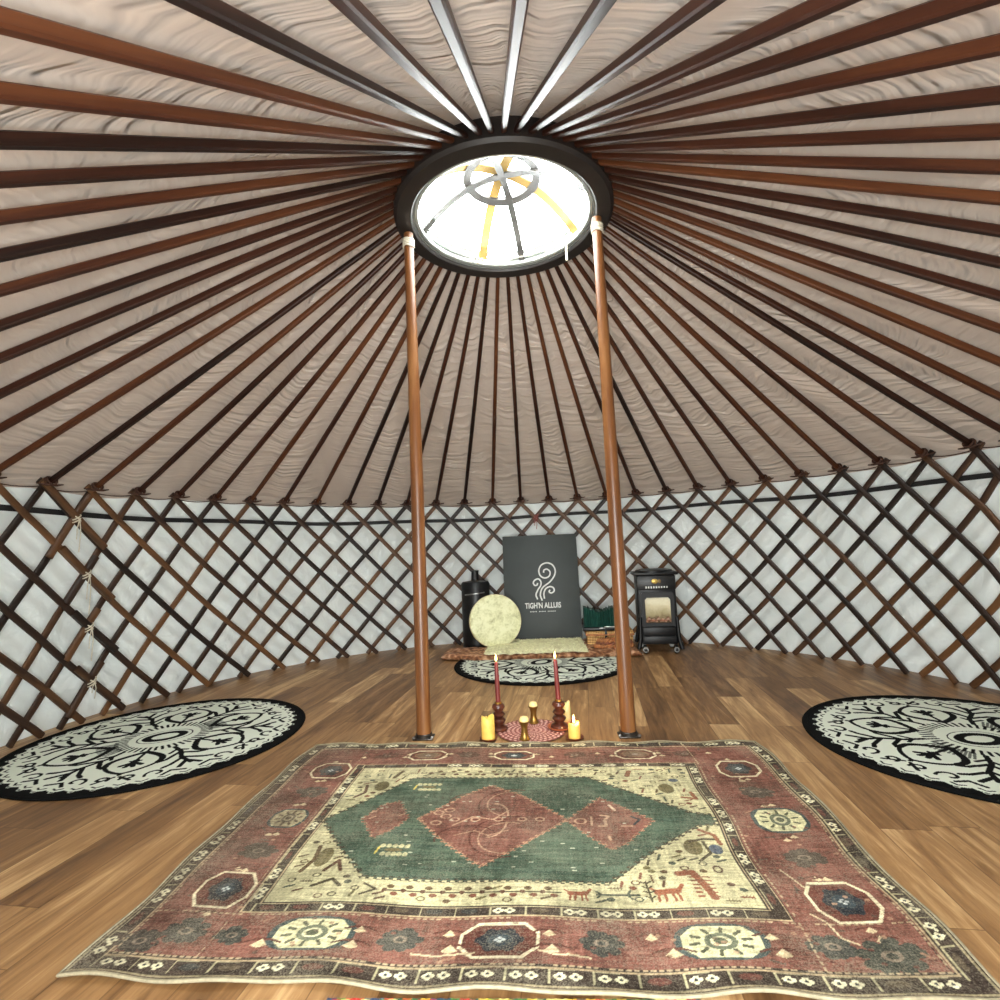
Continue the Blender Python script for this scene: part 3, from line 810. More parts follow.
squig([(1.10, .108), (1.14, .098), (1.17, .10), (1.22, .094)]); squig([(.80, .10), (.86, .093), (.92, .098), (.95, .10)]); squig([(1.775, .43), (1.79, .39), (1.80, .355)]); squig([(1.765, .25), (1.79, .22), (1.80, .17), (1.83, .15)])
squig([(1.845, .99), (1.85, 1.02), (1.875, 1.03)])
for _ in range(500):                                           # sparse odd knots
    x, y = random.uniform(.07, 1.98), random.uniform(.07, 1.34)
    if not (FX0 - .05 < x < FX1 + .05 and FY0 - .05 < y < FY1 + .05):
        P.ell(x, y, .007, .005, random.choice([(96, 58, 48), (176, 140, 112), (84, 70, 60), (120, 70, 58)]), .7)
# outer left and near-left corner of the rug is grubbier
g = np.clip(1 - (sx - .0) / .34, 0, 1)[..., None] * .45; P.C = P.C * (1 - g) + np.array(lin(84, 72, 62)[:3]) * g
nz = rng.normal(0, 1, (NY, NX, 1)); P.C = P.C * (1 + .16 * nz)
def blur(a, kx, ky):
    for ax, k in ((1, kx), (0, ky)):
        if k > 1: a = sum(np.roll(a, q - k // 2, ax) for q in range(k)) / k
    return a
st = blur(rng.normal(0, 1, (NY, NX)), 15, 2); st = st / st.std()
st2 = blur(rng.normal(0, 1, (NY, NX)), 3, 25); st2 = st2 / st2.std()
fd = blur(blur(rng.normal(0, 1, (NY, NX)), 41, 31), 41, 31); fd = fd / fd.std()
wear = np.clip(.16 * st + .11 * st2 + .16 * fd, -.45, .45)[..., None]
P.C = P.C * (1 + wear * .9) + np.maximum(wear, 0) * .045 * np.array([.62, .54, .42])
P.C = np.clip(P.C, .004, .9)
# cloth shape
CR = np.array([(-1.061, -1.437), (.965, -1.495), (1.047, -.118), (-1.028, -.034)])
s_, t_ = (sx / LX)[..., None], (ty / LY)[..., None]
XY = (1 - s_) * (1 - t_) * CR[0] + s_ * (1 - t_) * CR[1] + s_ * t_ * CR[2] + (1 - s_) * t_ * CR[3]
s1, t1 = sx / LX, ty / LY
XY[..., 0] += (1 - s1) * (.004 * np.sin(t1 * 13) + .012 * np.sin(t1 * 5 + 1)) - s1 * (.007 * np.sin(t1 * 19 + 1.2) + .006 * np.sin(t1 * 7))
XY[..., 1] += (1 - t1) * (.007 * np.sin(s1 * 26 + .6) + .004 * np.sin(s1 * 9)) - .010 * t1 + t1 * .003 * np.sin(s1 * 21)
Z = .009 + .0015 * np.sin(sx * 7) * np.sin(ty * 9)
edge = np.minimum(np.minimum(s1, 1 - s1) * LX, np.minimum(t1, 1 - t1) * LY)
Z = Z + np.exp(-edge / .05) * .004 * (1 + np.sin(sx * 21 + ty * 17))
V = np.dstack([XY, Z[..., None]]).reshape(-1, 3)
rug = thing('patterned_rug', 'large faded red and green patterned wool rug with cream field on the floor', 'rug', (0, -.75, 0))
M_rug = dye_mat('hand knotted wool', .95, 260, .16, (196, 186, 160), .35, (1, 1, 1))
V0 = V - np.array([0, -.75, 0])
grid_mesh('pile', V0, NX, NY, M_rug, rug, P.C.reshape(-1, 3))
Vg = V0.reshape(NY, NX, 3)
path = list(Vg[0, ::10]) + list(Vg[::10, -1]) + list(Vg[-1, ::-10]) + list(Vg[::-10, 0])
b = MB(); b.tube([(p[0], p[1], p[2] - .002) for p in path], .0042, 6, closed=True)
b.build('binding', plain('cream wool binding', (150, 140, 114), .95, 0, .12, 60, .3), rug)

# ------------------------------------------------------------------ three round black and cream rugs
def round_rug_colours(n=420, R=.69):
    X, Y = np.meshgrid(np.linspace(-R, R, n), np.linspace(-R, R, n))
    Q = Paint(X, Y, (226, 232, 216)); K = (12, 12, 12); W = 1.35
    r = np.hypot(X, Y); a = np.arctan2(Y, X)
    def pol(rad, t): return (rad * R * math.cos(t), rad * R * math.sin(t))
    # centre eye and fringe
    Q.ell(0, 0, .105, .075, K); Q.ell(0, 0, .062, .040, (226, 232, 216)); Q.ell(0, 0, .13, .10, K, 1, 2, .9)
    for k in range(44):
        t = 2 * PI * k / 44; Q.line([pol(.245, t), pol(.315, t + .02)], 0.0135, K)
    for t0 in (.3, .3 + PI):
        for k in range(12): t = t0 - .35 + k * .06; Q.line([pol(.30, t), pol(.42, t + .03)], 0.0108, K, .8)
    def leaf(rad, t, s):
        for d in (-.9, -.3, .3, .9):
            x, y = pol(rad, t); dx, dy = math.cos(t + d) * s, math.sin(t + d) * s
            Q.line([(x, y), (x + dx, y + dy)], 0.0230, K); 
            Q.line([(x, y), (x - dx * .5, y - dy * .5)], 0.0149, K)
    def curl(rad, t, s, turn, w=.0145):
        x, y = pol(rad, t); pts = []
        for k in range(16):
            f = k / 15; rr_ = s * (1 - f * .75); th_ = t + turn * (1.2 + f * 4.6)
            pts.append((x + rr_ * math.cos(th_), y + rr_ * math.sin(th_)))
        Q.line(pts, w, K)
    for k in range(6):
        t = 2 * PI * k / 6 + .25
        # heart shaped petal
        for sg in (1, -1):
            pts = []
            for f in np.linspace(0, 1, 22):
                rad = .33 + .40 * f; wd = .36 * math.sin(PI * min(1, f * 1.05)) ** .8 * (1 - .25 * f)
                pts.append(pol(rad, t + sg * wd))
            Q.line(pts[:14], 0.0297, K); Q.line(pts[12:], 0.0189, K)
        leaf(.52, t, .055)
        Q.line([pol(.36, t), pol(.47, t)], 0.0162, K)
        # stem between petals
        u = t + PI / 6
        Q.line([pol(.33, u), pol(.46, u + .03), pol(.60, u - .02), pol(.74, u + .02)], 0.0216, K)
        for sg in (1, -1):
            Q.line([pol(.48, u), pol(.58, u + sg * .17), pol(.60, u + sg * .25)], 0.0203, K); Q.line([pol(.60, u), pol(.70, u + sg * .14), pol(.73, u + sg * .20)], 0.0203, K)
            Q.line([pol(.68, u), pol(.78, u + sg * .08)], 0.0216, K); Q.line([pol(.40, u), pol(.46, u + sg * .12)], 0.0162, K)
            curl(.80, u + sg * .24, .045, sg)
            curl(.79, t + sg * .10, .034, -sg)
            Q.line([pol(.76, t + sg * .02), pol(.84, t + sg * .12)], 0.0149, K)
            Q.line([pol(.85, u + sg * .05), pol(.81, u + sg * .14), pol(.86, u + sg * .20)], 0.0162, K)
    # scalloped black edge
    sc = .905 + .022 * np.abs(np.sin(a * 24))
    Q.put(r > sc * R, K)
    for k in range(48):
        t = 2 * PI * (k + .5) / 48
        Q.line([pol(.885, t - .035), pol(.905, t), pol(.885, t + .035)], 0.0081, K)
        Q.line(arc(*pol(.928, t), .011, .011, 0, 2 * PI, 8), .004, (226, 234, 218), .85)
    return Q.C.reshape(-1, 3), X, Y, r
RC, RX, RY, Rr = round_rug_colours()
M_round = dye_mat('tufted cotton rug', .95, 300, .0, (200, 204, 190), .4)
def round_rug(x, y, rz, lab):
    t = thing('round_rug', lab, 'rug', (x, y, 0), rz, 'three round black and cream rugs')
    zz_ = .010 + .0 * Rr
    grid_mesh('pile', np.dstack([RX, RY, zz_]).reshape(-1, 3), RX.shape[1], RX.shape[0], M_round, t, RC, (Rr < .688).ravel())
    b = MB(); b.loft_ring([(.672, .0), (.697, .0), (.70, .006), (.694, .0125), (.676, .0125)], 160)
    b.build('border', plain('black cotton binding', (13, 13, 13), .95, 0, .15, 60, .3, Specular_IOR_Level=.1), t)
    return t
round_rug(-1.925, .13, .55, 'round black and cream scroll patterned rug against the wall lattice on the left')
round_rug(1.985, -.155, .2, 'round black and cream scroll patterned rug on the right, cut by the photo edge').scale = (.967, .967, 1)
round_rug(.107, 1.66, .9, 'round black and cream scroll patterned rug half under the gnarled wooden plank')

# ------------------------------------------------------------------ rag rug peeping out under the near edge
nx, ny = 200, 60
X, Y = np.meshgrid(np.linspace(-.41, .36, nx), np.linspace(-1.93, -1.483, ny))
Q = Paint(X, Y, (150, 120, 60))
cols = [(190, 60, 52), (212, 178, 60), (80, 120, 58), (222, 206, 120), (54, 84, 60), (196, 92, 48), (60, 70, 96)]
for i in range(62):
    for j in range(12):
        Q.rect(-.42 + i * .02 + (j % 2) * .01, -.40 + i * .02 + (j % 2) * .01, -1.93 + j * .04, -1.89 + j * .04, random.choice(cols))
Z = .004 + .0015 * np.abs(np.sin(X * 157)) + .001 * np.abs(np.sin(Y * 157))
tag(grid_mesh('rag_rug', np.dstack([X, Y, Z]).reshape(-1, 3), nx, ny, dye_mat('rag weave', .95, 200, .1), None, Q.C.reshape(-1, 3)), 'multicoloured woven rag mat peeping out from under the near rug edge', 'mat')

# ------------------------------------------------------------------ gnarled plank
m, nt, p, out = newmat('gnarled bark wood')
v = coords(nt, 'Object', (1, 1, 1)); n1 = noise_(nt, v, 16, 5, .65, 1.2); vo = nt.nodes.new('ShaderNodeTexVoronoi'); vo.inputs['Scale'].default_value = 26; nt.links.new(v, vo.inputs['Vector'])
f = math_(nt, 'ADD', math_(nt, 'MULTIPLY', n1, .7), math_(nt, 'MULTIPLY', vo.outputs['Distance'], .5))
nt.links.new(ramp(nt, f, [(.25, lin(62, 36, 24)), (.48, lin(122, 74, 46)), (.64, lin(178, 124, 86)), (.8, lin(226, 184, 150))]), p.inputs['Base Color'])
p.inputs['Roughness'].default_value = .55; bump(nt, p, f, .8, .015)
PX0, PX1 = -.74, .93
plank_c = Vector((.10, 2.02, .012))
def plank_edge(x):
    f_ = 1.765 + .03 * noise.noise(Vector((x * 5, 0, 1))) + .35 * max(0, (-x - .45)) ** 1.0 - .02 * max(0, x - .4)
    bk = 2.46 if x > -.12 else 2.20 + .26 * max(0, (x + .3) / .18) if x > -.3 else 2.20
    if x < -.62: bk -= (-.62 - x) * .5
    if x > .62: bk = 2.46 - .30 * min(1, (x - .62) / .1)
    return f_, bk + .02 * noise.noise(Vector((x * 6, 3, 1)))
nx, ny = 150, 26; vs = []; fs = []
for side in (1, 0):
    for j in range(ny):
        for i in range(nx):
            x = PX0 + (PX1 - PX0) * i / (nx - 1); y0, y1 = plank_edge(x); w = j / (ny - 1); y = y0 + (y1 - y0) * w
            e = min(w, 1 - w, i / (nx - 1) * 3, (1 - i / (nx - 1)) * 3)
            rnd_ = 1 - math.exp(-e * 22)
            nzv = noise.noise(Vector((x * 11, y * 11, 2))) * .010 + noise.noise(Vector((x * 30, y * 26, 7))) * .006
            if side: z = .018 + .022 * rnd_ + nzv * (1 if y < 2.0 or x > .5 or x < -.15 else .4)
            else: z = .0
            vs.append((x - plank_c.x, y - plank_c.y + (0 if side else (.012 * (1 - 2 * w))), z))
for side in (0, 1):
    o = side * nx * ny
    for j in range(ny - 1):
        for i in range(nx - 1):
            q = (o + j * nx + i, o + j * nx + i + 1, o + (j + 1) * nx + i + 1, o + (j + 1) * nx + i); fs.append(q if side == 0 else q[::-1])
o = nx * ny
for i in range(nx - 1):
    fs.append((i, o + i, o + i + 1, i + 1)); k = (ny - 1) * nx; fs.append((k + i + 1, o + k + i + 1, o + k + i, k + i))
for j in range(ny - 1):
    fs.append((j * nx, (j + 1) * nx, o + (j + 1) * nx, o + j * nx)); k = nx - 1; fs.append((j * nx + k, o + j * nx + k, o + (j + 1) * nx + k, (j + 1) * nx + k))
b = MB(); b.add(vs, fs); pl = b.build('wooden_plank', m, smooth=60); pl.location = plank_c
tag(pl, 'low gnarled brown wooden plank with a rough live edge lying across the back', 'plank')
PT = .012 + .040                                              # top of the plank

# ------------------------------------------------------------------ dark sign
sign = thing('sign_board', 'tall dark grey sign with white swirl emblem and white lettering, leaning at the back', 'sign', (.150, 2.40, PT - .003), 0)
lean = math.atan2(.16, .99); SH, SW = 1.01, .728
sign.rotation_euler = (-lean, .0, -.015)
b = MB(); b.box((0, .012, SH / 2), (SW, .024, SH), .004); b.build('panel', M_slate, sign)
def catmull(pts, n=8):
    P_ = [np.array(p, float) for p in pts]; P_ = [2 * P_[0] - P_[1]] + P_ + [2 * P_[-1] - P_[-2]]; out = []
    for i in range(1, len(P_) - 2):
        for k in range(n):
            t = k / n; a, b_, c, d = P_[i - 1:i + 3]
            out.append(.5 * ((2 * b_) + (-a + c) * t + (2 * a - 5 * b_ + 4 * c - d) * t * t + (-a + 3 * b_ - 3 * c + d) * t ** 3))
    out.append(P_[-2]); return out
def brd(p):                                                   # crop of the emblem -> metres on the board
    x, y = 500 + p[0] / 11.11, 550 + p[1] / 11.11
    return ((x - 541.2) * .00965, (640 - y) * .00967)
strokes = [[(460, 575), (442, 510), (470, 435), (555, 372), (608, 305), (620, 240), (590, 182), (530, 160), (468, 182), (438, 240), (452, 300), (500, 328), (550, 308), (562, 262), (530, 230), (496, 240), (490, 268)],
           [(410, 560), (394, 510), (418, 455), (450, 410), (455, 368), (430, 336), (392, 345), (370, 375), (384, 405), (410, 402), (418, 380)],
           [(486, 555), (482, 500), (502, 450), (550, 425), (590, 440), (596, 475), (565, 495), (541, 481), (552, 460)]]
b = MB()
for s in strokes:
    q = [brd(p_) for p_ in catmull(s, 7)]
    Lq = len(q); vs = []; fs = []
    for i, (x, z) in enumerate(q):
        a, c = q[max(0, i - 1)], q[min(Lq - 1, i + 1)]; tx, tz = c[0] - a[0], c[1] - a[1]; l = math.hypot(tx, tz) or 1
        nx_, nz_ = -tz / l, tx / l; w = .0072
        for sgn, yy in ((-1, .002), (-1, -.0015), (1, -.0015), (1, .002)): vs.append((x + nx_ * w * sgn, yy, z + nz_ * w * sgn))
    for i in range(Lq - 1):
        for k in range(4): l = (k + 1) % 4; fs.append((i * 4 + k, i * 4 + l, i * 4 + 4 + l, i * 4 + 4 + k))
    fs += [(0, 1, 2, 3), tuple((Lq - 1) * 4 + k for k in (3, 2, 1, 0))]
    b.add(vs, fs)
b.build('emblem', M_white, sign, 0)
def text_mesh(name, body, width, height, loc, parent, mat, depth=.0015, bold=.01, rot=(PI / 2, 0, 0)):
    cu = bpy.data.curves.new(name, 'FONT'); cu.body = body; cu.align_x = 'CENTER'; cu.align_y = 'CENTER'; cu.extrude = .02; cu.offset = bold; cu.resolution_u = 4
    to = bpy.data.objects.new(name + '_source', cu); COL.objects.link(to)
    bpy.context.view_layer.update()
    me = bpy.data.meshes.new_from_object(to.evaluated_get(bpy.context.evaluated_depsgraph_get()))
    bpy.data.objects.remove(to); bpy.data.curves.remove(cu); me.name = name
    co_ = np.empty(len(me.vertices) * 3, np.float32); me.vertices.foreach_get('co', co_); co_ = co_.reshape(-1, 3)
    mn, mx_ = co_.min(0), co_.max(0); co_ = (co_ - (mn + mx_) / 2) * np.array([width / (mx_[0] - mn[0]), height / (mx_[1] - mn[1]), depth / .02])
    me.vertices.foreach_set('co', co_.ravel()); me.update(); me.materials.clear()
    o_ = link(name, me, mat, parent); o_.location = loc; o_.rotation_euler = rot; return o_
text_mesh('lettering', "TIGH'N ALLUIS", .345, .056, (*[(541.9 - 541.2) * .00965], -.0005, (640 - 606.3) * .00967), sign, M_white, .0015, .03)
# small line of print below, too fine to read: three short words of plain strokes
b = MB(); x = (529.5 - 541.2) * .00965; zl = (640 - 612.3) * .00967
for nlet in (5, 5, 6):
    for k in range(nlet):
        b.box((x, -.0005, zl), (.008, .003, .007 if k % 2 else .009)); x += .0135
    x += .016
b.build('small_print', M_white, sign, 0)

# ------------------------------------------------------------------ sheepskin
m_fur = plain('cream fleece', (244, 236, 196), .95, 0, .12, 40, .4)
b = MB(); random.seed(3)
def fur_top(x, y):
    d = min((x + .36) / .1, (.50 - x) / .1, (y - 1.785) / .06, (2.37 - y) / .06, 1)
    return PT + .002 + .022 * max(0, d) ** .5 + .010 * noise.noise(Vector((x * 18, y * 18, 0)))
nx, ny = 86, 42; vs = []; fs = []
X0, X1, Y0, Y1 = -.36, .50, 1.785, 2.37
for j in range(ny):
    for i in range(nx):
        x, y = X0 + (X1 - X0) * i / (nx - 1), Y0 + (Y1 - Y0) * j / (ny - 1)
        e = .02 * noise.noise(Vector((x * 12, y * 12, 4)))
        vs.append((x + e, y + e * .7, fur_top(x, y)))
for j in range(ny - 1):
    for i in range(nx - 1): fs.append((j * nx + i, j * nx + i + 1, (j + 1) * nx + i + 1, (j + 1) * nx + i))
# tufts
for k in range(5200):
    x, y = random.uniform(X0, X1), random.uniform(Y0 - .012, 2.37)
    z = fur_top(min(max(x, X0 + .005), X1 - .005), max(y, Y0 + .004)) - .004
    a = random.uniform(0, 2 * PI); l = random.uniform(.018, .034); w = .005
    tip = Vector((x, y, z)) + Vector((math.cos(a) * l * .8, math.sin(a) * l * .5 - l * .3, l * .5))
    o = len(vs); vs += [(x - w, y, z), (x + w, y + .002, z), (x, y + w * 1.6, z), tuple(tip)]; fs += [(o, o + 1, o + 3), (o + 1, o + 2, o + 3), (o + 2, o, o + 3)]
b.add(vs, fs); sk = b.build('sheepskin', m_fur, None, 60)
tag(sk, 'cream shaggy sheepskin lying on the gnarled plank in front of the dark sign', 'sheepskin')

# ------------------------------------------------------------------ frame drum
m, nt, p, out = newmat('mottled drum hide')
v = coords(nt); n1 = noise_(nt, v, 17, 4, .6, .6); n2 = noise_(nt, v, 55, 3, .6); n3 = noise_(nt, v, 6, 2)
f = math_(nt, 'ADD', math_(nt, 'ADD', math_(nt, 'MULTIPLY', n1, .55), math_(nt, 'MULTIPLY', n2, .25)), math_(nt, 'MULTIPLY', n3, .25))
nt.links.new(ramp(nt, f, [(.34, lin(176, 174, 124)), (.47, lin(222, 222, 170)), (.56, lin(243, 243, 200)), (.75, lin(250, 250, 216))]), p.inputs['Base Color'])
p.inputs['Roughness'].default_value = .6; bump(nt, p, n2, .15, .002)
DR = .236
drum = thing('frame_drum', 'round cream frame drum with mottled hide standing against the dark sign', 'drum', (-.272, 2.09, PT + .0))
drum.rotation_euler = (-.17, 0, .22)
RM = Matrix.Rotation(PI / 2, 3, 'X')
b = MB(); b.lathe([(0, .004), (DR * .5, .004), (DR - .012, .003), (DR - .003, -.001), (DR, -.006), (DR + .001, -.022)], 64, (0, 0, DR), RM); b.build('skin', m, drum)
b = MB(); b.loft_ring([(DR - .008, -.06), (DR, -.06), (DR, -.002), (DR - .008, -.002)], 64)
b.v = [tuple(RM @ Vector(q) + Vector((0, 0, DR))) for q in b.v]
b.build('hoop', wood('pale bent hoop', (150, 122, 74), (190, 164, 110), (214, 194, 146), .5, 'X', 8, False), drum)
b = MB(); b.tube([(.0, .03, DR * 2 + .001), (.02, .035, DR * 2 + .02), (.045, .03, DR * 2 + .006), (.03, .02, DR * 2 - .004)], .004, 6); b.build('hanging_loop', M_tie, drum)

# ------------------------------------------------------------------ black canister behind the drum
can = thing('black_canister', 'black cylindrical canister with short neck standing behind the drum', 'canister', (-.485, 2.43, 0))
b = MB(); b.lathe([(.128, 0), (.135, .006), (.135, .545), (.13, .56)], 40); b.build('body', M_blackplas, can)
b = MB(); b.lathe([(.139, .552), (.139, .598), (.125, .622), (.05, .632), (0, .632)], 40); b.build('lid', M_blackmetal, can)
b = MB(); b.lathe([(.047, .628), (.038, .64), (.034, .715), (.038, .718), (.038, .728), (.03, .73), (0, .726)], 24); b.build('neck', M_blackplas, can)
b = MB(); b.tube([(.137 * math.sin(x) , -.137 * math.cos(x), .515 + .012 * x) for x in np.linspace(-.7, .75, 12)], .006, 8); b.build('handle', M_steel, can)

# ------------------------------------------------------------------ black heater
HX, HY = 1.112, 1.90
ht = thing('gas_heater', 'black cabinet heater with glowing window and castors, standing by the right wall lattice', 'heater', (HX, HY, 0), -.10)
b = MB(); b.box((0, .14, .365), (.315, .27, .57), .012); b.build('body', M_blackmetal, ht)
b = MB(); b.box((0, .135, .662), (.375, .30, .026), .010); b.lathe([(.16, .672), (.155, .688), (.12, .697), (0, .698)], 40, (0, .135, 0)); b.build('top_plate', M_blackplas, ht)
b = MB(); b.box((0, .0, .585), (.318, .012, .118), .005); hp = b.build('fascia', M_blackplas, ht)
b = MB(); b.lathe([(.022, 0), (.022, .004), (.017, .007), (0, .008)], 24, (-.012, -.006, .598), RM @ Matrix.Diagonal((1.25, .92, 1))); b.build('emblem', M_gold, hp)
b = MB(); b.lathe([(.013, 0), (.013, .003), (0, .004)], 24, (.027, -.006, .598), RM @ Matrix.Diagonal((1, 1.2, 1))); b.build('emblem', plain('dark gold emblem', (104, 84, 50), .4, .6), hp)
b = MB()
for k in range(9): b.box((-.085 + k * .0213, -.0065, .548), (.011, .004, .020 if k < 5 else .016), .002)
b.build('vent', M_white, hp, 0)
# arched door with window
b = MB()
fr = [(-.135, .225), (.135, .225), (.135, .485), (.12, .507), (-.12, .507), (-.135, .485)]; wn = [(-.104, .252), (.104, .252), (.104, .443), (.088, .462), (-.088, .462), (-.104, .443)]
vs = [(x, -.016, z) for x, z in fr] + [(x, -.016, z) for x, z in wn] + [(x, .004, z) for x, z in fr] + [(x, .004, z) for x, z in wn]
fs = []
for k in range(6):
    l = (k + 1) % 6; fs += [(k, l, 6 + l, 6 + k), (k + 12, 18 + k, 18 + l, 12 + l), (k, 12 + k, 12 + l, l), (6 + k, 6 + l, 18 + l, 18 + k)]
b.add(vs, fs); dr = b.build('door', M_blackmetal, ht, 30)
m, nt, p, out = newmat('heater window')
v = coords(nt); sp = nt.nodes.new('ShaderNodeSeparateXYZ'); nt.links.new(v, sp.inputs[0])
n1 = noise_(nt, v, 14, 3, .6, .6)
f = math_(nt, 'ADD', math_(nt, 'MULTIPLY', math_(nt, 'SUBTRACT', sp.outputs[2], .25), 4.3), math_(nt, 'MULTIPLY', math_(nt, 'SUBTRACT', n1, .5), .5))
nt.links.new(ramp(nt, f, [(.08, lin(110, 88, 68)), (.3, lin(170, 158, 122)), (.55, lin(218, 208, 172)), (.8, lin(244, 238, 210))]), p.inputs['Base Color'])
p.inputs['Roughness'].default_value = .12; p.inputs['Coat Weight'].default_value = .5
b = MB(); b.add([(x, -.004, z) for x, z in wn], [tuple(range(6))]); b.build('window', m, dr, 0)
lg = wood('ceramic log', (70, 48, 38), (150, 100, 74), (226, 206, 184), .8, 'X', 22, False)
for k in range(5):
    b = MB(); x = -.078 + k * .039
    b.tube([(x - .022, -.010, .262 + .010 * (k % 2)), (x, -.014, .276 + .014 * ((k + 1) % 2)), (x + .02, -.010, .264)], [.010, .016, .009], 10)
    b.build('ember', lg, dr)
b = MB(); b.box((0, -.002, .182), (.27, .02, .068), .006); dw = b.build('lower_panel', M_blackmetal, ht)
b = MB(); b.box((0, -.004, .112), (.27, .024, .06), .006); b.build('base_panel', M_blackmetal, ht)
for sx_ in (-1, 1):
    b = MB(); b.tube([(sx_ * .15, .0, .30), (sx_ * .155, -.004, .13), (sx_ * .168, -.012, .07), (sx_ * .176, -.015, .035)], [.014, .015, .018, .016], 10); b.build('corner_leg', M_blackmetal, ht)
    b = MB(); b.tube([(sx_ * .15, .25, .16), (sx_ * .17, .262, .05)], [.014, .016], 10); b.build('corner_leg', M_blackmetal, ht)
    for yy in (.0, .25):
        b = MB(); b.lathe([(.012, -.014), (.034, -.013), (.036, -.008), (.036, .008), (.034, .013), (.012, .014)], 24, (sx_ * .125, yy - (.012 if yy == 0 else 0), .036), Matrix.Rotation(PI / 2, 3, 'Y') @ Matrix.Rotation(.0, 3, 'X'))
        w = b.build('castor', M_blackplas, ht)
        b = MB(); b.lathe([(.0, -.004), (.02, -.003), (.022, 0)], 20, (sx_ * .125, yy - .045, .036), RM); b.build('castor_cap', M_steel, w)
b = MB(); b.box((0, .0, .085), (.28, .02, .02), .004); b.box((0, .14, .078), (.25, .22, .02), .004); b.build('chassis', M_blackplas, ht)

# ------------------------------------------------------------------ wicker hamper and the green bellows box on it
hm = thing('wicker_hamper', 'low woven wicker hamper with dark strap behind the right post', 'hamper', (.735, 2.225, 0), -.06)
W_, D_, H_ = .40, .26, .165
b = MB(); b.box((0, 0, .07), (W_, D_, .14), .012); b.build('body', M_hamper, hm)
b = MB(); b.box((0, 0, .152), (W_ + .012, D_ + .012, .024), .008); b.build('lid', M_hamper, hm)
b = MB()
for z in (.012, .134):
    pts = []
    for (x0, y0), (x1, y1) in (((-1, -1), (1, -1)), ((1, -1), (1, 1)), ((1, 1), (-1, 1)), ((-1, 1), (-1, -1))):
        for k in range(10): f = k / 10; pts.append(((x0 + (x1 - x0) * f) * (W_ / 2 + .004), (y0 + (y1 - y0) * f) * (D_ / 2 + .004), z + .004 * math.sin(k * 2.5)))
    b.tube(pts, .010, 8, closed=True)
b.build('cane_rim', M_loop, hm)
b = MB(); b.box((-.035, -.139, .135), (.022, .008, .075), .002); st = b.build('strap', M_blackplas, hm)
b = MB(); b.lathe([(.010, -.004), (.02, -.004), (.02, .004), (.010, .004), (.010, -.004)], 20, (-.035, -.146, .095), RM); b.build('buckle', M_blackmetal, st)
# loops of woven cane spilling at the hamper foot
bk = thing('cane_coil', 'coil of thick braided cane on the right end of the plank by the post', 'coil', (.735, 1.955, PT - .004), 0)
for k, (cx, cy, rx, ry, z) in enumerate(((0, 0, .155, .055, .018), (.005, .005, .14, .05, .042), (-.01, 0, .115, .04, .062))):
    b = MB()
    for ph in (0, PI):
        b.tube([((rx + .009 * math.cos(t * 9 + ph)) * math.cos(t) + cx, (ry + .009 * math.cos(t * 9 + ph)) * math.sin(t) + cy, z + .009 * math.sin(t * 9 + ph)) for t in np.linspace(0, 2 * PI, 73)[:-1]], .0105, 8, closed=True)
    b.build('turn', [M_loop, plain('dark cane', (132, 78, 54), .6, 0, .2, 30), M_loop][k], bk)
gb = thing('bellows_box', 'dark green pleated bellows box with black base standing on the wicker hamper', 'bellows', (.690, 2.205, H_ + .001), -.06)
b = MB(); b.box((0, 0, .016), (.38, .22, .03), .008); b.build('base_board', M_blackplas, gb)
b = MB(); vs = []; fs = []; npl = 12
for k in range(npl * 2 + 1):
    x = -.175 + .285 * k / (npl * 2); e = .0 if k % 2 else .012
    dz = .018 * math.cos((k / (npl * 2)) * 2 * PI) + .006 * math.sin(k * 1.9)
    for y, z in ((-.085 - e, .034), (-.085 - e, .178 + dz + e), (.085 + e, .178 + dz + e), (.085 + e, .034)): vs.append((x, y, z))
for k in range(npl * 2):
    for i in range(4): j = (i + 1) % 4; fs.append((k * 4 + i, k * 4 + j, k * 4 + 4 + j, k * 4 + 4 + i))
fs += [(0, 1, 2, 3), tuple(npl * 8 + k for k in (3, 2, 1, 0))]
b.add(vs, fs); b.build('bellows', M_green, gb, 20)
b = MB(); b.box((.135, 0, .105), (.03, .19, .145), .006); b.build('end_panel', M_blackplas, gb)
b = MB(); b.box((-.02, -.112, .024), (.05, .006, .012), .002); b.build('catch', M_steel, gb)
b = MB(); b.box((.06, -.10, .0345), (.12, .02, .007), .002); b.build('key_strip', M_white, gb)

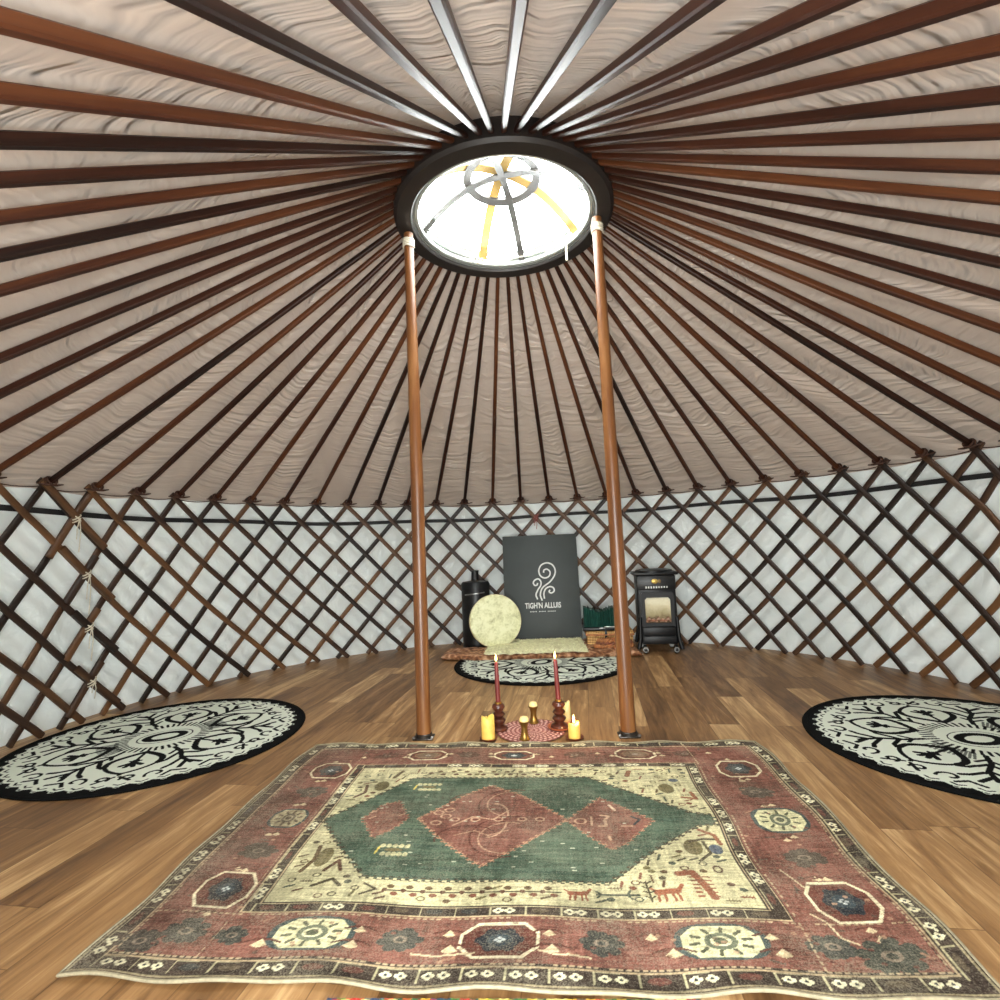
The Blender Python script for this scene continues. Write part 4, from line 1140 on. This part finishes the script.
# ------------------------------------------------------------------ candles and what they stand on
nx = 180; X, Y = np.meshgrid(np.linspace(-.18, .18, nx), np.linspace(-.18, .18, nx)); r = np.hypot(X, Y); a = np.arctan2(Y, X)
Q = Paint(X, Y, (146, 92, 86))
wv = np.sin(r * 2 * PI / .022) * .5 + np.sin(a * 34 + np.floor(r / .022) * PI) * .7
Q.put(wv > .35, (206, 160, 148)); Q.put(wv < -.35, (112, 62, 60)); Q.put(r > .166, (120, 70, 66))
mt = grid_mesh('woven_mat', np.dstack([X, Y, .007 + .0018 * wv]).reshape(-1, 3), nx, nx, dye_mat('braided rose cotton', .9, 200, .08), None, Q.C.reshape(-1, 3), (r < .176).ravel())
mt.location = (.022, .098, 0)
tag(mt, 'round rose pink woven mat on the floor between the two tall candles', 'mat')
MZ = .0085
def flame(parent, z, s=1.0):
    b = MB(); b.lathe([(.0005, 0), (.0042 * s, .006 * s), (.0055 * s, .013 * s), (.0035 * s, .024 * s), (.0003, .038 * s)], 12, (0, 0, z + .006)); b.build('flame', M_flame, parent)
    L = bpy.data.lights.new('candle_light', 'POINT'); L.energy = .35; L.color = (1, .62, .25); L.shadow_soft_size = .012
    lo_ = bpy.data.objects.new('candle_light', L); COL.objects.link(lo_); lo_.parent = parent; lo_.location = (0, 0, z + .026)
    b = MB(); b.tube([(0, 0, z - .002), (0, 0, z + .012)], .0012, 6); b.build('wick', M_wick, parent)
def holder(x, y, z, lab):
    t = thing('candle_holder', lab, 'candle holder', (x, y, z), 0, 'turned wooden candle holders')
    b = MB(); b.lathe([(.042, 0), (.046, .006), (.042, .014), (.028, .02), (.022, .026), (.030, .036), (.036, .046), (.030, .056), (.020, .060), (.026, .068), (.033, .076), (.026, .086), (.018, .090), (.026, .100), (.034, .112), (.030, .124), (.020, .130)], 32); st_ = b.build('stem', M_darkturn, t)
    b = MB(); b.lathe([(.014, .128), (.019, .129), (.019, .138), (.013, .139)], 24); b.build('cup', M_brass, t)
def taper(x, y, z, dx, lab):
    t = thing('taper_candle', lab, 'candle', (x, y, z), 0, 'lit burgundy taper candles')
    t.rotation_euler = (0, dx, 0)
    b = MB(); b.lathe([(.0125, 0), (.0118, .1), (.0098, .190), (.007, .196), (0, .196)], 20); b.build('wax', M_redwax, t); flame(t, .196, .95)
holder(-.142, .115, MZ, 'turned dark wooden candle holder on the left side of the rose mat')
taper(-.142, .115, MZ + .139, -.012, 'tall lit burgundy taper candle in the left turned holder')
def dish(x, y, z, R_, mat, lab):
    b = MB(); b.lathe([(0, 0), (R_ * .72, 0), (R_ * .95, .007), (R_, .013), (R_ * .95, .0135), (R_ * .7, .006), (0, .005)], 36)
    o = b.build('saucer', mat, None, 50); o.location = (x, y, z); tag(o, lab, 'saucer', 'small saucers under the candles'); return o
dish(.166, .112, MZ, .062, M_terra, 'terracotta saucer under the right turned candle holder')
holder(.166, .112, MZ + .0055, 'turned reddish wooden candle holder standing in a terracotta saucer on the right')
taper(.166, .112, MZ + .1445, -.03, 'tall lit burgundy taper candle in the right turned holder')
def pillar(x, y, z, R_, H, mat, lab, lit, burnt=0):
    t = thing('pillar_candle', lab, 'candle', (x, y, z), 0, 'pillar candles')
    prof = [(R_, 0), (R_ * 1.02, .01), (R_, H * .5), (R_ * .97, H - .006), (R_ * .86, H), (R_ * .6, H - .006), (0, H - .010)]
    b = MB(); b.lathe(prof, 32)
    b.v = [(vx, vy, vz + (.008 * math.sin(math.atan2(vy, vx) * 2 + .7) if vz > H - .012 else 0)) for vx, vy, vz in b.v]
    b.build('wax', mat, t)
    if lit: flame(t, H - .006, 1.1)
    else: b = MB(); b.tube([(0, 0, H - .012), (.001, 0, H + .008)], .0013, 6); b.build('wick', M_wick, t)
dish(-.188, -.004, 0, .044, M_brownplate, 'brown saucer under the large yellow pillar candle on the left')
pillar(-.188, -.004, .0055, .033, .106, M_ywax, 'large yellow pillar candle left of the rose mat', False)
dish(.230, -.018, 0, .044, M_brownplate, 'brown saucer under the short lit candle on the right')
pillar(.230, -.018, .0055, .029, .068, M_ywax, 'short lit yellow pillar candle right of the rose mat', True)
dish(.214, .222, 0, .050, M_terra, 'terracotta saucer behind the right turned candle holder')
pillar(.210, .224, .0055, .022, .098, M_cwax, 'slim pale yellow candle behind the right turned candle holder', False)
def goblet(x, y, z, lab, lab2):
    b = MB(); b.lathe([(.026, 0), (.027, .004), (.022, .010), (.0165, .03), (.0155, .055), (.019, .07), (.026, .082), (.028, .086), (.024, .087), (.018, .078), (0, .074)], 32)
    o = b.build('brass_holder', M_brass, None, 50); o.location = (x, y, z); tag(o, lab, 'candle holder', 'small brass tealight holders')
    b = MB(); b.lathe([(0, 0), (.016, 0), (.023, .009), (.023, .02), (.017, .030), (0, .034)], 28)
    q = b.build('ball_candle', M_cwax, None, 50); q.location = (x, y, z + .0755); tag(q, lab2, 'candle', 'small white candles in brass')
goblet(.036, .205, MZ, 'small flared brass holder at the back of the rose mat', 'small white ball candle in the back brass holder')
goblet(-.010, -.030, MZ - .001, 'small flared brass holder at the front of the rose mat', 'small white ball candle in the front brass holder')

# ------------------------------------------------------------------ light: white overcast sky through the crown and the doorway
w = bpy.data.worlds.new('overcast sky'); SC.world = w; w.use_nodes = True
bg = w.node_tree.nodes['Background']; bg.inputs[0].default_value = (.96, 1.0, .99, 1); bg.inputs[1].default_value = 15.0
w.cycles.sampling_method = 'NONE' if False else 'AUTOMATIC'
def portal(name, loc, rot, sx_, sy_, disc=False):
    L = bpy.data.lights.new(name, 'AREA'); L.shape = 'ELLIPSE' if disc else 'RECTANGLE'; L.size = sx_; L.size_y = sy_
    L.cycles.is_portal = True
    o = bpy.data.objects.new(name, L); COL.objects.link(o); o.location = loc; o.rotation_euler = rot
portal('crown_daylight', (0, 0, 3.03), (0, 0, 0), 1.05, 1.05, True)
portal('doorway_daylight', (0, -2.79, .72), (PI / 2, 0, 0), 0.75, 1.44)

vs_ = SC.view_settings
vs_.view_transform = 'Standard'; vs_.look = 'None'; vs_.gamma = 1.0; vs_.use_curve_mapping = False; vs_.exposure = 1.3
